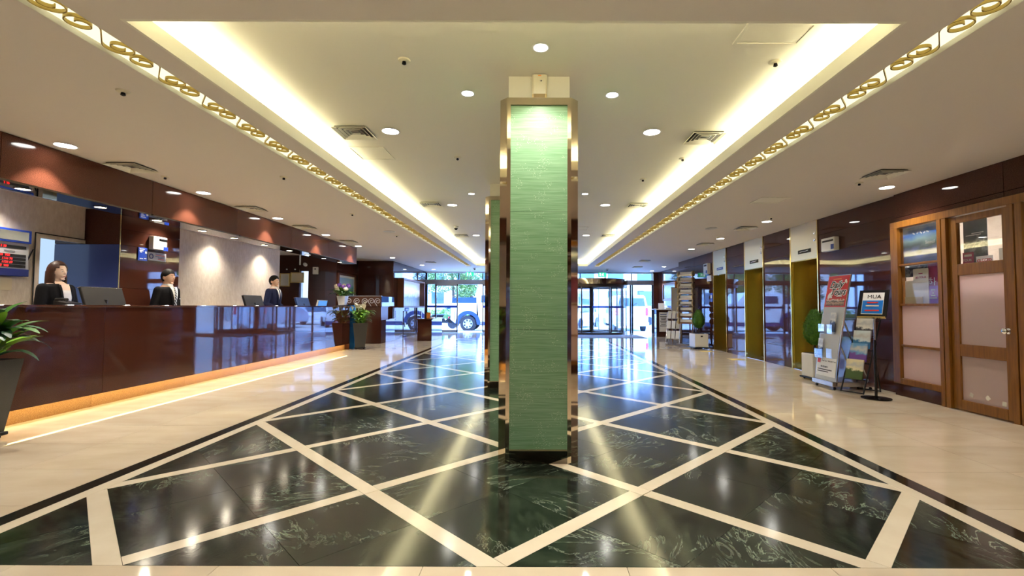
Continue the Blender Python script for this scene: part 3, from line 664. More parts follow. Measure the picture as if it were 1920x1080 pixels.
# small white car facing the doors
def small_car(x, y, rz, label, mat):
    t_ = thing('car', label, 'car', (x, y, -.15), rz, 'cars outside the revolving door')
    pr = [(-2.0, .3), (-2.05, .75), (-1.5, .88), (-.85, 1.38), (.75, 1.42), (1.5, .95), (2.05, .85), (2.05, .3)]
    B().prism(pr, lambda u, v, w: (u, -.8 + 1.6 * w, v)).done('car_body', mat, t_)
    B().prism([(-1.36, .93), (-.84, 1.33), (.72, 1.37), (1.36, .97)], lambda u, v, w: (u, -.815 + 1.63 * w, v)).done('side_glass', 'car_glass', t_)
    B().prism([(-.72, .0), (-.6, .0), (.6, 0), (.72, 0), (.58, .55), (-.58, .55)], lambda u, v, w: (-1.5 + v * 1.05 - .03 * w, u, .90 + v * .82 + .03 * w)).done('windscreen', 'car_glass', t_)
    for sx in (-1.3, 1.3):
        for sy in (-.75, .75): B().lathe([(.15, -.1), (.3, -.1), (.31, .1), (.15, .1)], 18).xf(Matrix.Rotation(PI / 2, 4, 'X')).done('tyre', 'rubber', t_, True, loc=(sx, sy, .31))
    for sy in (-.6, .6): B().box(-2.08, -2.0, sy - .14, sy + .14, .6, .72, .02).done('headlight', 'white_print', t_)
    return t_
small_car(2.7, 29.5, 60, 'small white car facing the revolving door, nearer one', 'car_white')
small_car(6.6, 33, 35, 'small pale car behind the nearer white car', 'car_white')
small_car(-5.9, 37.5, 0, 'pale car far behind the hedge', 'car_silver')
# scooter by the hedge
for k, (mx, my, lb) in enumerate(((-5.5, 28.3, 'dark motor scooter parked in front of the hedge, left one'), (-4.2, 27.2, 'dark motor scooter with red tail parked nearer the truck'))):
    t_ = thing('motor_scooter', lb, 'scooter', (mx, my, -.15), 10, 'parked scooters')
    for x in (-.6, .62):
        wl = B().lathe([(.16, -.05), (.27, -.06), (.29, 0), (.27, .06), (.16, .05)], 20).xf(Matrix.Rotation(PI / 2, 4, 'X')).done('tyre', 'rubber', t_, True, loc=(x, 0, .29)); B().lathe([(.02, -.03), (.15, -.02), (.15, .02), (.02, .03)], 16).xf(Matrix.Rotation(PI / 2, 4, 'X')).done('rim', 'steel', wl, True)
    B().prism([(-.75, .5), (-.3, .3), (.25, .28), (.5, .75), (.42, 1.0), (.3, .62), (.05, .45), (-.1, .72), (-.8, .72)], lambda u, v, w: (u, -.14 + .28 * w, v)).done('body_shell', 'black_gloss', t_)
    B().box(-.75, .0, -.13, .13, .72, .82, .04).done('seat', 'black_plastic', t_); B().box(-.85, -.74, -.08, .08, .58, .7, .02).done('tail_light', 'tail_red', t_)
    B().tube([(.42, -.32, 1.08), (.45, 0, 1.02), (.42, .32, 1.08)], .016).done('handlebar', 'chrome', t_); B().tube([(.45, 0, 1.0), (.62, 0, .3)], .03).done('fork', 'steel', t_)
# signboard building prop: planter rail
rl = thing('street_railing', 'thin white metal railing beside the scooters', 'railing', (-3.2, 28.6, -.15))
for x in (0, .5, 1.0): B().tube([(x, 0, 0), (x, 0, 1.0)], .02).done('post', 'white_paint', rl)
for z in (.5, .98): B().tube([(0, 0, z), (1.0, 0, z)], .016).done('rail', 'white_paint', rl)
def bars(parent, items, h_=.004):      # lines of print too small to read
    for x, y, z, w_, m_ in items: B().box(x - w_, x + w_, y - .0005, y + .0005, z - h_, z + h_).done('print_line', m_, parent)
# ================================================================== COLUMNS
def column(x, y, label, panel_h=2.727):
    t_ = thing('column', label, 'column', (x, y, 0), group='green glass columns')
    W2 = .2965; c = .055; f = W2 - c
    oct_ = [(-f, -W2), (f, -W2), (W2, -f), (W2, f), (f, W2), (-f, W2), (-W2, f), (-W2, -f)]
    core = [(u * .955, v * .955) for u, v in oct_]
    B().prism(core, lambda u, v, w: (u, v, 0 + (panel_h - .01) * w)).done('core', 'black_print', t_)
    for k in range(4):                       # chamfered mirror corners
        a = k * PI / 2
        B().prism([(f, -W2), (W2, -f), (W2 - .02, -f), (f, -W2 + .02)], lambda u, v, w: (u, v, panel_h * w)).xf(Matrix.Rotation(a, 4, 'Z')).done('corner_plate', 'bronze_mirror', t_)
        fr = place('face_frame', None, t_, (0, 0, 0), (0, 0, a)) if False else None
        b = B(); b.box(-f, -f + .028, -W2, -W2 + .03, .0, panel_h); b.box(f - .028, f, -W2, -W2 + .03, .0, panel_h); b.box(-f + .028, f - .028, -W2, -W2 + .03, panel_h - .055, panel_h)
        b.xf(Matrix.Rotation(a, 4, 'Z')).done('face_frame', 'bronze_mirror', t_)
        B().box(-f + .028, f - .028, -W2 + .001, -W2 + .03, 0, .092).xf(Matrix.Rotation(a, 4, 'Z')).done('plinth', 'dark_mirror', t_)
        B().box(-f + .028, f - .028, -W2 + .0005, -W2 + .03, .092, .1).xf(Matrix.Rotation(a, 4, 'Z')).done('plinth_trim', 'brass_light', t_)
        zs = [.1, .98, 1.86, panel_h - .055]
        for z0, z1 in zip(zs, zs[1:]):
            B().box(-f + .028, f - .028, -W2 + .012, -W2 + .03, z0 + .001, z1 - .001).xf(Matrix.Rotation(a, 4, 'Z')).done('glass_panel', 'green_glass', t_)
    B().prism([(u * .79, v * .79) for u, v in ((-W2, -W2), (W2, -W2), (W2, W2), (-W2, W2))], lambda u, v, w: (u, v, panel_h - .01 + (RC + .002 - panel_h + .01) * w)).done('capital', 'cove_paint', t_)
    return t_
column(.0275, 3.443 + .2965, 'near square column of green ribbed glass with bronze mirror corners')
column(-.42, 6.58 + .2965, 'second green glass column, half hidden behind the near one')
ab = thing('scent_dispenser', 'cream plastic dispenser box mounted at the top of the near column', 'dispenser', (.03, 3.50, 2.728))
B().prism([(-.058, -.03), (-.045, -.045), (.045, -.045), (.058, -.03), (.058, .015), (-.058, .015)], lambda u, v, w: (u, v, .035 + .15 * w)).done('case', 'cream_plastic', ab)
B().prism([(-.058, -.03), (-.045, -.045), (.045, -.045), (.058, -.03), (.058, .015), (-.058, .015)], lambda u, v, w: (u * (1 - .12 * (1 - w)), v * (1 - .3 * (1 - w)), .002 + .033 * w)).done('nozzle_base', 'brass_light', ab)
B().ball((.012, -.045, .135), .013, .008, .008).done('sensor', 'cove_paint', ab); B().ball((.012, -.051, .132), .005).done('sensor_eye', 'black_print', ab)
B().box(-.012, .012, -.047, -.044, .172, .178).done('lock', 'orange_print', ab)

# ================================================================== LIGHT FITTINGS
ring_me = B().lathe([(.098, -.006), (.082, -.009), (.074, 0.004), (.098, .004)], 24, cap=False).mesh('trim_ring', 'white_paint', True)
disc_me = B().lathe([(.075, -.004), (.074, .004)], 20).mesh('lamp', 'lamp_white')
ring_s = B().lathe([(.065, -.006), (.05, -.008), (.042, .004), (.065, .004)], 20, cap=False).mesh('trim_ring', 'white_paint', True)
disc_s = B().lathe([(.043, -.004), (.042, .004)], 18).mesh('lamp', 'lamp_white')
ring_k = B().lathe([(.066, -.005), (.054, -.007), (.05, .004), (.066, .004)], 20, cap=False).mesh('trim_ring', 'chrome', True)
disc_k = B().lathe([(.051, -.003), (.05, .004)], 18).mesh('lamp', 'lamp_warm')
def lampdata(nm_, e, col, size, blend, r):
    L = bpy.data.lights.new(nm_, 'SPOT'); L.energy = e; L.color = col; L.spot_size = R(size); L.spot_blend = blend; L.shadow_soft_size = r; return L
LD = lampdata('downlight_beam', DOWN_W, (1, .93, .84), 130, .7, .07)
LS = lampdata('accent_beam', DOWN_W * .9, (1, .95, .85), 120, .6, .03)
LK = lampdata('soffit_beam', DOWN_W * .5, (1, .88, .70), 150, .7, .04)
LF = lampdata('fascia_beam', DOWN_W * 1.25, (1, .93, .84), 92, .45, .04)
LW = lampdata('wash_beam', DOWN_W * 1.5, (1, .89, .74), 120, 1.0, .05)
def downlight(x, y, z, label, group, kind='D'):
    t_ = thing('downlight', label, 'downlight', (x, y, z), group=group)
    r_, d_, l_ = {'D': (ring_me, disc_me, LD), 'F': (ring_me, disc_me, LF), 'S': (ring_s, disc_s, LS), 'K': (ring_k, disc_k, LK), 'W': (ring_s, disc_s, LW)}[kind]
    place('trim_ring', r_, t_); place('lamp', d_, t_)
    lo = bpy.data.objects.new('beam', l_); C.objects.link(lo); lo.parent = t_; lo.location = (0, 0, -.012)
Gd = 'recessed ceiling downlights'
for i, (x, y) in enumerate([(-1.465, 4.62), (-1.447, 8.03), (-1.464, 11.48), (-1.46, 14.9)]):
    downlight(x, y, RC, 'round downlight in the raised ceiling tray, %s along its left side' % ord_(i), Gd)
for i, (x, y) in enumerate([(1.175, 4.62), (1.217, 7.99), (1.262, 11.42), (1.25, 14.9)]):
    downlight(x, y, RC, 'round downlight in the raised ceiling tray, %s along its right side' % ord_(i), Gd)
for i, (x, y, lb) in enumerate([(.034, 3.096, 'right in front of the near column'), (-.563, 3.78, 'left of the near column'), (.639, 3.80, 'right of the near column'), (-1.0, 7.22, 'left of the second column'), (.78, 7.2, 'to the right behind the near column')]):
    downlight(x, y, RC, 'small bright accent spot in the tray ceiling %s' % lb, 'accent spots round the columns', 'S')
for i, (x, y) in enumerate([(-4.5, 4.385), (-4.5, 6.236), (-4.5, 8.057), (-4.5, 9.923), (-4.5, 11.762)]):
    downlight(x, y, H, 'round downlight beside the granite reception fascia, %s from the near end' % ord_(i), Gd, 'F')
for i, (x, y) in enumerate([(4.46, 5.83), (4.12, 8.2), (4.12, 10.26), (4.12, 12.17), (4.88, 17.5), (4.95, 19.6)]):
    downlight(x, y, H, 'round downlight on the elevator side ceiling, %s from the shop door' % ord_(i), Gd)
downlight(-5.5, 13.3, H, 'downlight added in front of the sea painting to brighten it', Gd)  # extra lamp put in to brighten the painting
for i, (x, y) in enumerate([(-4.5, 14.6), (-4.2, 17.2), (-4.2, 19.2)]):
    downlight(x, y, H, 'round downlight over the bell desk side, %s past the reception' % ord_(i), Gd)
for i, (x, y) in enumerate([(-3.4, .6), (-1.2, .6), (1.0, .6), (3.3, .6), (-1.2, -1.6), (1.4, -1.6), (4.46, 3.4), (-4.5, 2.6)]):  # unseen lamps added to light the lobby around the camera
    downlight(x, y, H, 'added unseen downlight in the ceiling behind the viewer, %s' % ['far left', 'centre left', 'centre right', 'far right', 'rear left', 'rear right', 'beside the shop', 'beside the reception'][i], Gd)
for i, (x, y) in enumerate([(-4.86, 4.36), (-4.88, 5.17), (-4.89, 5.96), (-4.9, 6.79), (-4.9, 7.52), (-4.9, 8.36), (-4.9, 9.22), (-4.9, 9.97), (-4.9, 10.73), (-4.9, 11.6)]):
    downlight(x, y, 2.249, 'small warm downlight under the reception fascia, %s from the near end' % ord_(i), 'soffit lights of the fascia', 'K')
for i, (x, y) in enumerate([(-6.22, 5.35), (-6.22, 9.25), (-6.22, 10.95), (-5.75, 7.3)]):
    downlight(x, y, 2.549, 'small spot washing the reception back wall, %s' % ['above the rate board', 'middle of the long cream wall', 'end of the long cream wall', 'in front of the granite pier'][i], 'wall wash spots', 'W')

# ceiling vents, speakers, sprinklers, hatches, cameras
def vent_meshes():
    out = []
    for k, (a, w_) in enumerate(((.17, .025), (.125, .018), (.085, .016), (.045, .014))):
        b = B(); z = -.006 + k * .004; i_ = a - w_
        b.rings([[(s1 * r_, s2 * r_, zz) for s1, s2 in ((-1, -1), (1, -1), (1, 1), (-1, 1))] for r_, zz in ((a, z), (i_, z + .016), (i_, z + .02), (a, z + .004))], closed=True)
        out.append(b.mesh('louvre' if k else 'vent_frame', 'cove_paint'))
    return out
VM = vent_meshes()
vback = B().box(-.15, .15, -.15, .15, .016, .02).mesh('vent_back', 'black_plastic')
def vent(x, y, z, lb, s=1.0):
    t_ = thing('ceiling_vent', lb, 'vent', (x, y, z - .002), group='square ceiling vents')
    for me in VM: place('louvre' if me is not VM[0] else 'vent_frame', me, t_)
    place('vent_back', vback, t_, (0, 0, -.002))
for i, (x, y) in enumerate([(-1.83, 4.64), (-1.79, 7.95), (-1.82, 11.48)]): vent(x, y, RC - .018, 'square louvred vent on the left of the ceiling tray, %s from the front' % ord_(i))
for i, (x, y) in enumerate([(1.75, 4.75), (1.77, 7.98), (1.80, 11.4)]): vent(x, y, RC - .018, 'square louvred vent on the right of the ceiling tray, %s from the front' % ord_(i))
for i, (x, y) in enumerate([(-4.45, 5.06), (-4.45, 7.22), (-4.45, 8.9), (-4.4, 10.9), (-3.6, 16.0)]): vent(x, y, H - .018, 'square vent in the reception side ceiling, %s from the near end' % ord_(i))
for i, (x, y) in enumerate([(3.97, 5.22), (4.04, 8.87), (4.1, 11.14), (3.6, 15.2), (3.9, 17.6)]): vent(x, y, H - .018, 'square vent in the elevator side ceiling, %s from the near end' % ord_(i))
for x, y, lb in ((-2.99, 9.46, 'round flush ceiling speaker on the reception side'), (3.41, 8.94, 'round flush ceiling speaker on the elevator side')):
    t_ = thing('ceiling_speaker', lb, 'speaker', (x, y, H)); B().lathe([(.13, -.006), (.12, -.009), (.115, .0), (.13, .0)], 24, cap=False).done('rim', 'white_paint', t_, True); B().lathe([(.118, -.006), (.117, -.001)], 24).done('grille', 'grey_print', t_)
spk = [B().lathe([(.045, 0), (.04, -.008), (.02, -.012)], 16).mesh('escutcheon', 'cream_plastic', True), B().lathe([(.012, -.01), (.016, -.03), (.006, -.036)], 10).mesh('sprinkler_head', 'black_metal', True)]
SP = [(-2.95, 3.26, H, 'left of the scroll slot, nearest'), (-2.99, 5.46, H, 'left of the scroll slot, second'), (-4.4, 5.46, H, 'beside the reception fascia, nearest'), (-3.04, 7.66, H, 'left of the scroll slot, third'), (-3.0, 10.0, H, 'left of the scroll slot, fourth'),
      (3.97, 5.63, H, 'near the shop door'), (4.02, 7.85, H, 'near the nearest elevator'), (4.0, 10.1, H, 'near the middle elevator'), (-.947, 3.27, RC, 'in the tray, front left'), (1.73, 3.28, RC, 'in the tray, front right'), (1.754, 5.46, RC, 'in the tray, middle right'), (-.925, 5.45, RC, 'in the tray, middle left'), (1.49, 6.36, RC, 'in the tray, beyond the right vent'), (-.9, 8.6, RC, 'in the tray, far left')]
for x, y, z, lb in SP:
    t_ = thing('sprinkler', 'small ceiling sprinkler head ' + lb, 'sprinkler', (x, y, z), group='ceiling sprinklers'); place('escutcheon', spk[0], t_); place('sprinkler_head', spk[1], t_)
def hatch(x, y, z, w, d, lb):
    t_ = thing('access_hatch', lb, 'hatch', (x, y, z)); b = B()
    for (x0, x1, y0, y1) in ((-w, w, -d, -d + .02), (-w, w, d - .02, d), (-w, -w + .02, -d + .02, d - .02), (w - .02, w, -d + .02, d - .02)): b.box(x0, x1, y0, y1, -.009, 0)
    b.done('hatch_frame', 'cove_paint', t_); B().box(-w + .024, w - .024, -d + .024, d - .024, -.005, 0).done('hatch_lid', 'cove_paint', t_)
hatch(-1.89, 5.31, RC, .2, .22, 'square access hatch in the tray beyond the left vent')
hatch(1.54, 2.93, RC, .22, .12, 'square access hatch at the front right of the tray')
hatch(3.35, 6.56, H, .21, .18, 'flush access hatch in the elevator side ceiling')
hatch(1.0, 10.4, RC, .2, .2, 'access hatch in the tray behind the near column')
for x, y, z, lb in ((-1.75, 10.2, RC, 'small dome camera at the left of the ceiling tray'), (.85, 9.6, RC, 'small dome camera in the tray right of the near column'), (-2.4, 18.4, H, 'small dome camera before the sliding door'), (2.9, 18.6, H, 'small dome camera above the revolving door')):
    t_ = thing('dome_camera', lb, 'camera', (x, y, z)); B().lathe([(.055, 0), (.055, -.03), (.045, -.04)], 18).done('camera_base', 'white_plastic', t_, True); B().ball((0, 0, -.045), .042, .042, .04).done('camera_dome', 'black_gloss', t_, True)
for x, lb in ((-2.72, 'green exit sign above the sliding door'), (2.82, 'green exit sign above the revolving door')):
    t_ = thing('exit_sign', lb, 'exit sign', (x, 19.4, 2.40)); B().box(-.17, .17, -.03, .03, 0, .19, .008).done('case', 'white_plastic', t_); B().box(-.16, .16, -.034, -.03, .01, .18).done('sign_face', 'exit_green', t_)
    B().tube([(0, 0, .19), (0, 0, .28)], .012).done('stem', 'white_plastic', t_)
    b = B(); b.ball((.03, -.036, .145), .016, .003, .016); b.box(.0, .05, -.037, -.034, .08, .13); b.tube([(.01, -.036, .085), (-.03, -.036, .03)], .009); b.tube([(.04, -.036, .085), (.06, -.036, .03)], .009); b.tube([(.0, -.036, .12), (-.04, -.036, .1)], .007); b.done('running_figure', 'exit_white', t_)
    B().box(-.12, -.07, -.037, -.034, .03, .16).done('door_symbol', 'exit_white', t_)

# ================================================================== RECEPTION COUNTER
ct = thing('reception_counter', 'long polished brown granite reception counter with lit toe kick', 'counter', (0, 0, 0))
ys = [2.45, 3.9, 5.3, 6.7, 8.1, 9.5, 10.9, 12.3]
for a, b_ in zip(ys, ys[1:]):
    bp('front_panel', -4.92, -4.90, a + .0015, b_ - .0015, .155, 1.128, 'brown_granite', ct, .001); bp('kick_panel', -5.04, -5.02, a + .0015, b_ - .0015, 0, .22, 'lit_kick_granite', ct)
    bp('counter_top', -5.26, -4.885, a + .0005, b_ - .0005, 1.13, 1.15, 'brown_granite', ct, .002)
B().box(-5.24, -4.921, 2.45, 12.3, .22, 1.129).done('carcass', 'dark_wood', ct)
B().box(-5.72, -5.241, 2.45, 12.3, .72, .75).done('work_desk', 'dark_wood', ct)
for y in (2.45, 4.9, 7.35, 9.8, 12.26): B().box(-5.70, -5.24, y, y + .03, 0, .72).done('desk_support', 'dark_wood', ct)
bp('end_panel', -5.26, -4.90, 12.3, 12.32, 0, 1.15, 'brown_granite', ct)
B().box(-4.95, -4.925, 2.5, 12.25, .157, .165).done('kick_light', 'kick_led', ct)
bs = thing('stone_slab', 'upright bright blue polished slab at the end of the reception counter', 'slab', (-4.98, 12.6, 0), 0)
B().box(-.1, .11, -.02, .02, 0, 1.17, .004).done('slab', 'blue_slab', bs); B().box(-.11, .12, -.03, .03, 1.17, 1.185).done('cap', 'black_gloss', bs); bp('shelf_arm', -.30, -.1, -.26, .02, 1.151, 1.17, 'black_gloss', bs)

# ================================================================== ELEVATORS
def elevator(y0, y1, label, disp):
    t_ = thing('elevator', label, 'elevator', (4.9, (y0 + y1) / 2, 0), -90, 'elevators')
    w2 = (y1 - y0) / 2; ht = 2.02
    B().box(-w2 + .012, w2 - .012, -.012, .03, ht, H - .004, .002).done('header_plate', 'brass_light', t_)
    for s in (-1, 1): B().box(s * w2 - .012, s * w2 + .012, -.018, .05, 0, H - .003, .002).done('edge_strip', 'brass_polish', t_)
    for s in (-1, 1): B().box(s * (w2 - .012) - .006, s * (w2 - .012) + .006, .03, .34, 0, ht).done('jamb', 'brass', t_)
    B().box(-w2 + .018, w2 - .018, .03, .34, ht - .01, ht).done('lintel', 'brass', t_)
    for s in (-1, 1): B().box(*sorted((s * .0015, s * (w2 - .018))), .34, .36, .012, ht - .01).done('door_leaf', 'brass', t_)
    B().box(-w2, w2, .0, .36, .001, .006).done('sill', 'steel', t_)
    d = B().box(-.16, .16 + .08, -.018, -.012, 2.135, 2.205, .002).done('indicator_display', 'navy_print' if disp else 'black_gloss', t_)
    for k in (0, 1): B().lathe([(.028, 0), (.028, .008), (.02, .016), (.005, .018)], 18).xf(Matrix.Rotation(PI / 2, 4, 'X')).done('call_lantern', 'chrome', t_, True, loc=(w2 - .07, -.012, 2.33 + .125 * k))
    b = B(); b.tube([(-.10, -.019, 2.165), (-.02, -.019, 2.172), (.06, -.019, 2.168), (.16, -.019, 2.178)], .005); b.done('display_mark', 'white_print', t_)
elevator(8.0, 8.85, 'brass elevator portal nearest the shop and brochure stands', 0)
elevator(9.92, 10.8, 'middle one of the three brass elevator portals', 0)
elevator(11.85, 12.7, 'farthest brass elevator portal, beside the topiary', 1)

# ================================================================== SHOP FRONT
sf = thing('glazed_storefront', 'brown wooden glazed shop front with a frosted glass door', 'shop front', (4.78, 0, 0))
# local: x depth into shop, y along wall (world)
def wb(n, y0, y1, z0, z1, x0=0., x1=.10, mat='wood', par=sf): return bp(n, x0, x1, y0, y1, z0, z1, mat, par, .003)
wb('head_rail', 3.4, 6.22, 2.20, 2.285); 
for a, b_ in ((6.10, 6.22), (5.445, 5.50), (5.375, 5.435), (4.615, 4.675), (4.53, 4.60)): wb('post', a, b_, 0.0 if a < 6 else .16, 2.20)
wb('post', 3.4, 3.5, .16, 2.2)
wb('base_rail', 5.50, 6.10, .16, .235); wb('base_rail', 3.5, 4.53, .16, .235)
wb('plinth', 5.50, 6.22, 0, .16, .02, .10, 'brown_granite'); wb('plinth', 3.4, 4.53, 0, .16, .02, .10, 'brown_granite')
def window_unit(ya, yb, kinds):
    zz = [.235, .66, 1.19, 1.71, 2.20]
    for k in range(4):
        z0 = zz[k] + (.0 if k == 0 else .014); z1 = zz[k + 1] - (.0 if k == 3 else .014)
        if k: wb('glazing_bar', ya, yb, zz[k] - .014, zz[k] + .014, .015, .085)
        bp('window_pane', .045, .051, ya, yb, z0, z1, 'frosted_film' if kinds[k] else 'shop_glass', sf)
window_unit(5.50, 6.10, (1, 1, 0, 0)); window_unit(3.5, 4.53, (1, 1, 0, 0))
# door
dr = B()
for (a, b_, z0, z1) in ((5.27, 5.37, .01, 2.19), (4.68, 4.755, .01, 2.19), (4.755, 5.27, 2.12, 2.19), (4.755, 5.27, 1.52, 1.65), (4.755, 5.27, .61, .745), (4.755, 5.27, .01, .12)): dr.box(.03, .075, a, b_, z0, z1, .002)
dd = dr.done('door', 'wood', sf)
bp('door_pane', .05, .056, 4.755, 5.27, 1.65, 2.12, 'shop_glass', dd); bp('door_pane', .05, .056, 4.755, 5.27, .745, 1.52, 'frosted_film', dd); bp('door_pane', .05, .056, 4.755, 5.27, .12, .61, 'frosted_film', dd)
B().lathe([(.03, 0), (.03, .008), (.012, .012), (.012, .03), (.028, .042), (.03, .056), (.015, .066)], 18).xf(Matrix.Rotation(-PI / 2, 4, 'Y')).done('door_knob', 'chrome', dd, True, loc=(.03, 4.718, .917))
for y, z, a in ((5.17, .19, .3), (4.985, .19, .8), (4.81, .165, .1)): B().box(-.001, 0, -.022, .022, -.022, .022).done('sticker', 'paper', dd, loc=(.049, y, z), rot=(a, 0, 0))
bp('threshold', -.02, .1, 4.675, 5.375, .0, .008, 'steel', sf)
# shop interior
w = struct('wall_shop', B().box(6.6, 6.7, 3.2, 6.4, 0, H).mesh('wall', 'wall_beige'), 'pale back wall of the shop')
struct('wall_shop_side', B().box(5.0, 6.6, 6.24, 6.32, 0, H).mesh('wall', 'wall_beige')); struct('wall_shop_end', B().box(5.0, 6.6, 3.2, 3.28, 0, H).mesh('wall', 'wall_beige'))
sl = thing('shop_ceiling_light', 'bright rectangular ceiling light inside the shop', 'ceiling light', (5.75, 4.9, H - .001)); B().box(-.3, .3, -.6, .6, -.03, 0).done('lamp_panel', 'shop_light', sl); B().box(-.32, .32, -.62, .62, -.02, 0).done('lamp_frame', 'white_paint', sl)
cab = thing('shop_cabinet', 'crimson counter standing inside the shop', 'counter', (5.5, 5.1, 0)); B().box(-.2, .2, -.9, .6, 0, 1.0, .01).done('counter_body', 'magenta_print', cab); B().box(-.22, .22, -.92, .62, 1.0, 1.03).done('counter_board', 'white_paint', cab)
TX = (PI / 2, 0, -PI / 2)
def sheet(name, label, mat, x, y0, y1, z0, z1, cat='poster', grp=None):
    o = place(name, B().box(-.002, .002, -(y1 - y0) / 2, (y1 - y0) / 2, -(z1 - z0) / 2, (z1 - z0) / 2).mesh(name, mat), None, (x, (y0 + y1) / 2, (z0 + z1) / 2)); return tag(o, label, cat, grp)
p = sheet('poster', 'blue mountain and sea city poster in the upper shop window', 'poster_seoul', 4.86, 5.505, 6.095, 1.725, 2.195); text('Seoul', .062, 'white_print', p, (-.004, -.12, .005), TX); [B().box(-.0005, .0005, -w_, w_, -.008, .008).done('print_line', 'white_print', p, loc=(-.003, y_, z_), rot=(r_, 0, 0)) for y_, z_, w_, r_ in ((.12, .14, .02, .5), (.06, .145, .016, -.6), (.01, .14, .02, .7), (-.04, .135, .015, -.5), (-.09, .14, .02, .4))]
p = sheet('poster', 'dark night city poster behind the left of the upper door pane', 'poster_night', 4.92, 5.02, 5.30, 1.60, 2.14); [B().box(-.0005, .0005, -w_, w_, -.004, .004).done('print_line', 'white_print', p, loc=(-.003, y_, z_)) for y_, z_, w_ in ((-.03, .12, .07), (.02, .10, .09))]
p = sheet('poster', 'crimson tour sign behind the lower corner of the upper door pane', 'magenta_print', 4.905, 5.17, 5.30, 1.60, 1.78); B().box(-.0005, .0005, -.045, .045, -.012, .012).done('print_line', 'white_print', p, loc=(-.003, 0, .055)); text('TOUR', .04, 'white_print', p, (-.004, .01, .0), TX)
p = sheet('closed_sign', 'white sign reading CLOSED in red behind the door pane', 'white_print', 4.885, 4.93, 5.12, 1.62, 1.72, 'sign'); text('CLOSED', .045, 'red_print', p, (-.004, 0, 0), TX, bold=.001)
p = sheet('notice', 'white notice sheet behind the right of the upper door pane', 'paper', 4.89, 4.77, 4.87, 1.66, 1.78, 'notice')
p = sheet('screen', 'dark wall screen deep inside the shop', 'poster_night', 6.58, 4.9, 5.6, 1.7, 2.2, 'screen')
p = sheet('poster', 'dark city lights poster at the top of the second shop window pane', 'poster_night', 4.875, 5.70, 6.095, 1.55, 1.695)
p = sheet('notice', 'cream ski tour notice taped inside the shop window', 'paper', 4.845, 5.70, 5.93, 1.42, 1.645, 'notice'); B().box(-.0005, .0005, -.03, .03, -.006, .006).done('print_line', 'magenta_print', p, loc=(-.003, 0, .05)); text('SKI TOUR', .038, 'magenta_print', p, (-.004, 0, 0), TX)
p = sheet('poster', 'crimson poster with a white Korean syllable in the shop window', 'magenta_print', 4.87, 5.505, 5.735, 1.21, 1.695); 
b = B(); gx = -.0045           # Korean syllable built from its strokes (right is -y)
for y0, y1, z0, z1 in ((.020, .048, .050, .059), (.004, .064, .034, .043), (-.026, -.015, -.036, .062), (-.044, -.026, .006, .016)): b.box(gx, gx + .002, y0 + .045, y1 + .045, z0 + .01, z1 + .01)
b.tube([(gx, .079 + .02 * math.cos(a), .014 + .018 * math.sin(a)) for a in lin(0, 2 * PI, 18)[:-1]], .0048, 6, True)
b.done('lettering', 'white_print', p)
p = sheet('leaflet', 'purple leaflet in the lower corner of the shop window', 'purple_print', 4.8635, 5.57, 5.75, 1.205, 1.42, 'leaflet'); [B().box(-.0005, .0005, -w_, w_, -.006, .006).done('print_line', 'grey_print', p, loc=(-.003, 0, z_)) for z_, w_ in ((.06, .03), (.02, .01), (-.01, .03), (-.04, .055))]
p = sheet('notice', 'pale card standing behind the ski tour notice', 'paper', 4.86, 5.72, 6.08, 1.20, 1.50, 'notice')
p = sheet('notice', 'brown paper sheet in the corner of the shop window', 'paper_cream', 4.85, 5.80, 6.08, 1.20, 1.29, 'notice')
p = sheet('poster', 'blue poster in the shop window right of the door', 'poster_seoul', 4.87, 3.6, 4.52, 1.74, 2.19); p = sheet('poster', 'crimson poster in the shop window right of the door', 'magenta_print', 4.87, 3.6, 4.52, 1.22, 1.68)
p = sheet('film_backing', 'pale pink sheet behind the frosted door pane', 'paper', 4.95, 4.76, 5.26, .12, 1.46, 'sheet')

# ================================================================== WALL DEVICES
def wall_box(name, label, cat, loc, rz, w_, h_, d_, mat='white_plastic', parts=()):
    t_ = thing(name, label, cat, loc, rz); B().box(-w_ / 2, w_ / 2, -d_, 0, 0, h_, min(.012, d_ * .3), 2).done('case', mat, t_)
    for n, x0, x1, z0, z1, mt in parts: B().box(x0, x1, -d_ - .003, -d_ + .002, z0, z1).done(n, mt, t_)
    return t_
wall_box('emergency_lamp_box', 'white wall box with dark slot beside the nearest elevator', 'wall box', (4.898, 7.6, 2.08), -90, .34, .22, .09, parts=(('slot', -.13, .15, .15, .18, 'black_gloss'), ('blue_label', .09, .165, .02, .1, 'navy_print')))
wall_box('emergency_lamp_box', 'white wall box high on the wall left of the farthest elevator', 'wall box', (4.898, 13.05, 2.08), -90, .3, .3, .1, parts=(('slot', -.1, .1, .22, .26, 'black_gloss'), ('blue_label', .05, .14, .02, .1, 'navy_print')))
wall_box('wall_panel', 'small pale plate below the white box near the farthest elevator', 'plate', (4.898, 13.0, 1.88), -90, .3, .16, .02)
wall_box('wall_sign', 'small blue sign on the wall left of the farthest elevator', 'sign', (4.898, 12.85, 1.30), -90, .14, .24, .015, 'blue_print', (('print', -.04, .04, .1, .18, 'white_print'),))
wall_box('emergency_lamp_box', 'white wall box with slot on the reception pier', 'wall box', (-5.998, 7.30, 2.02), 90, .27, .21, .08, parts=(('slot', -.03, .125, .14, .18, 'black_gloss'), ('blue_label', .06, .15, .0, .06, 'blue_print')))
t_ = wall_box('wall_sign', 'bright blue card on the reception pier under the wall box', 'sign', (-5.998, 7.06, 1.83), 90, .17, .2, .012, 'blue_print', (('logo', .035, .07, .11, .145, 'white_print'),))
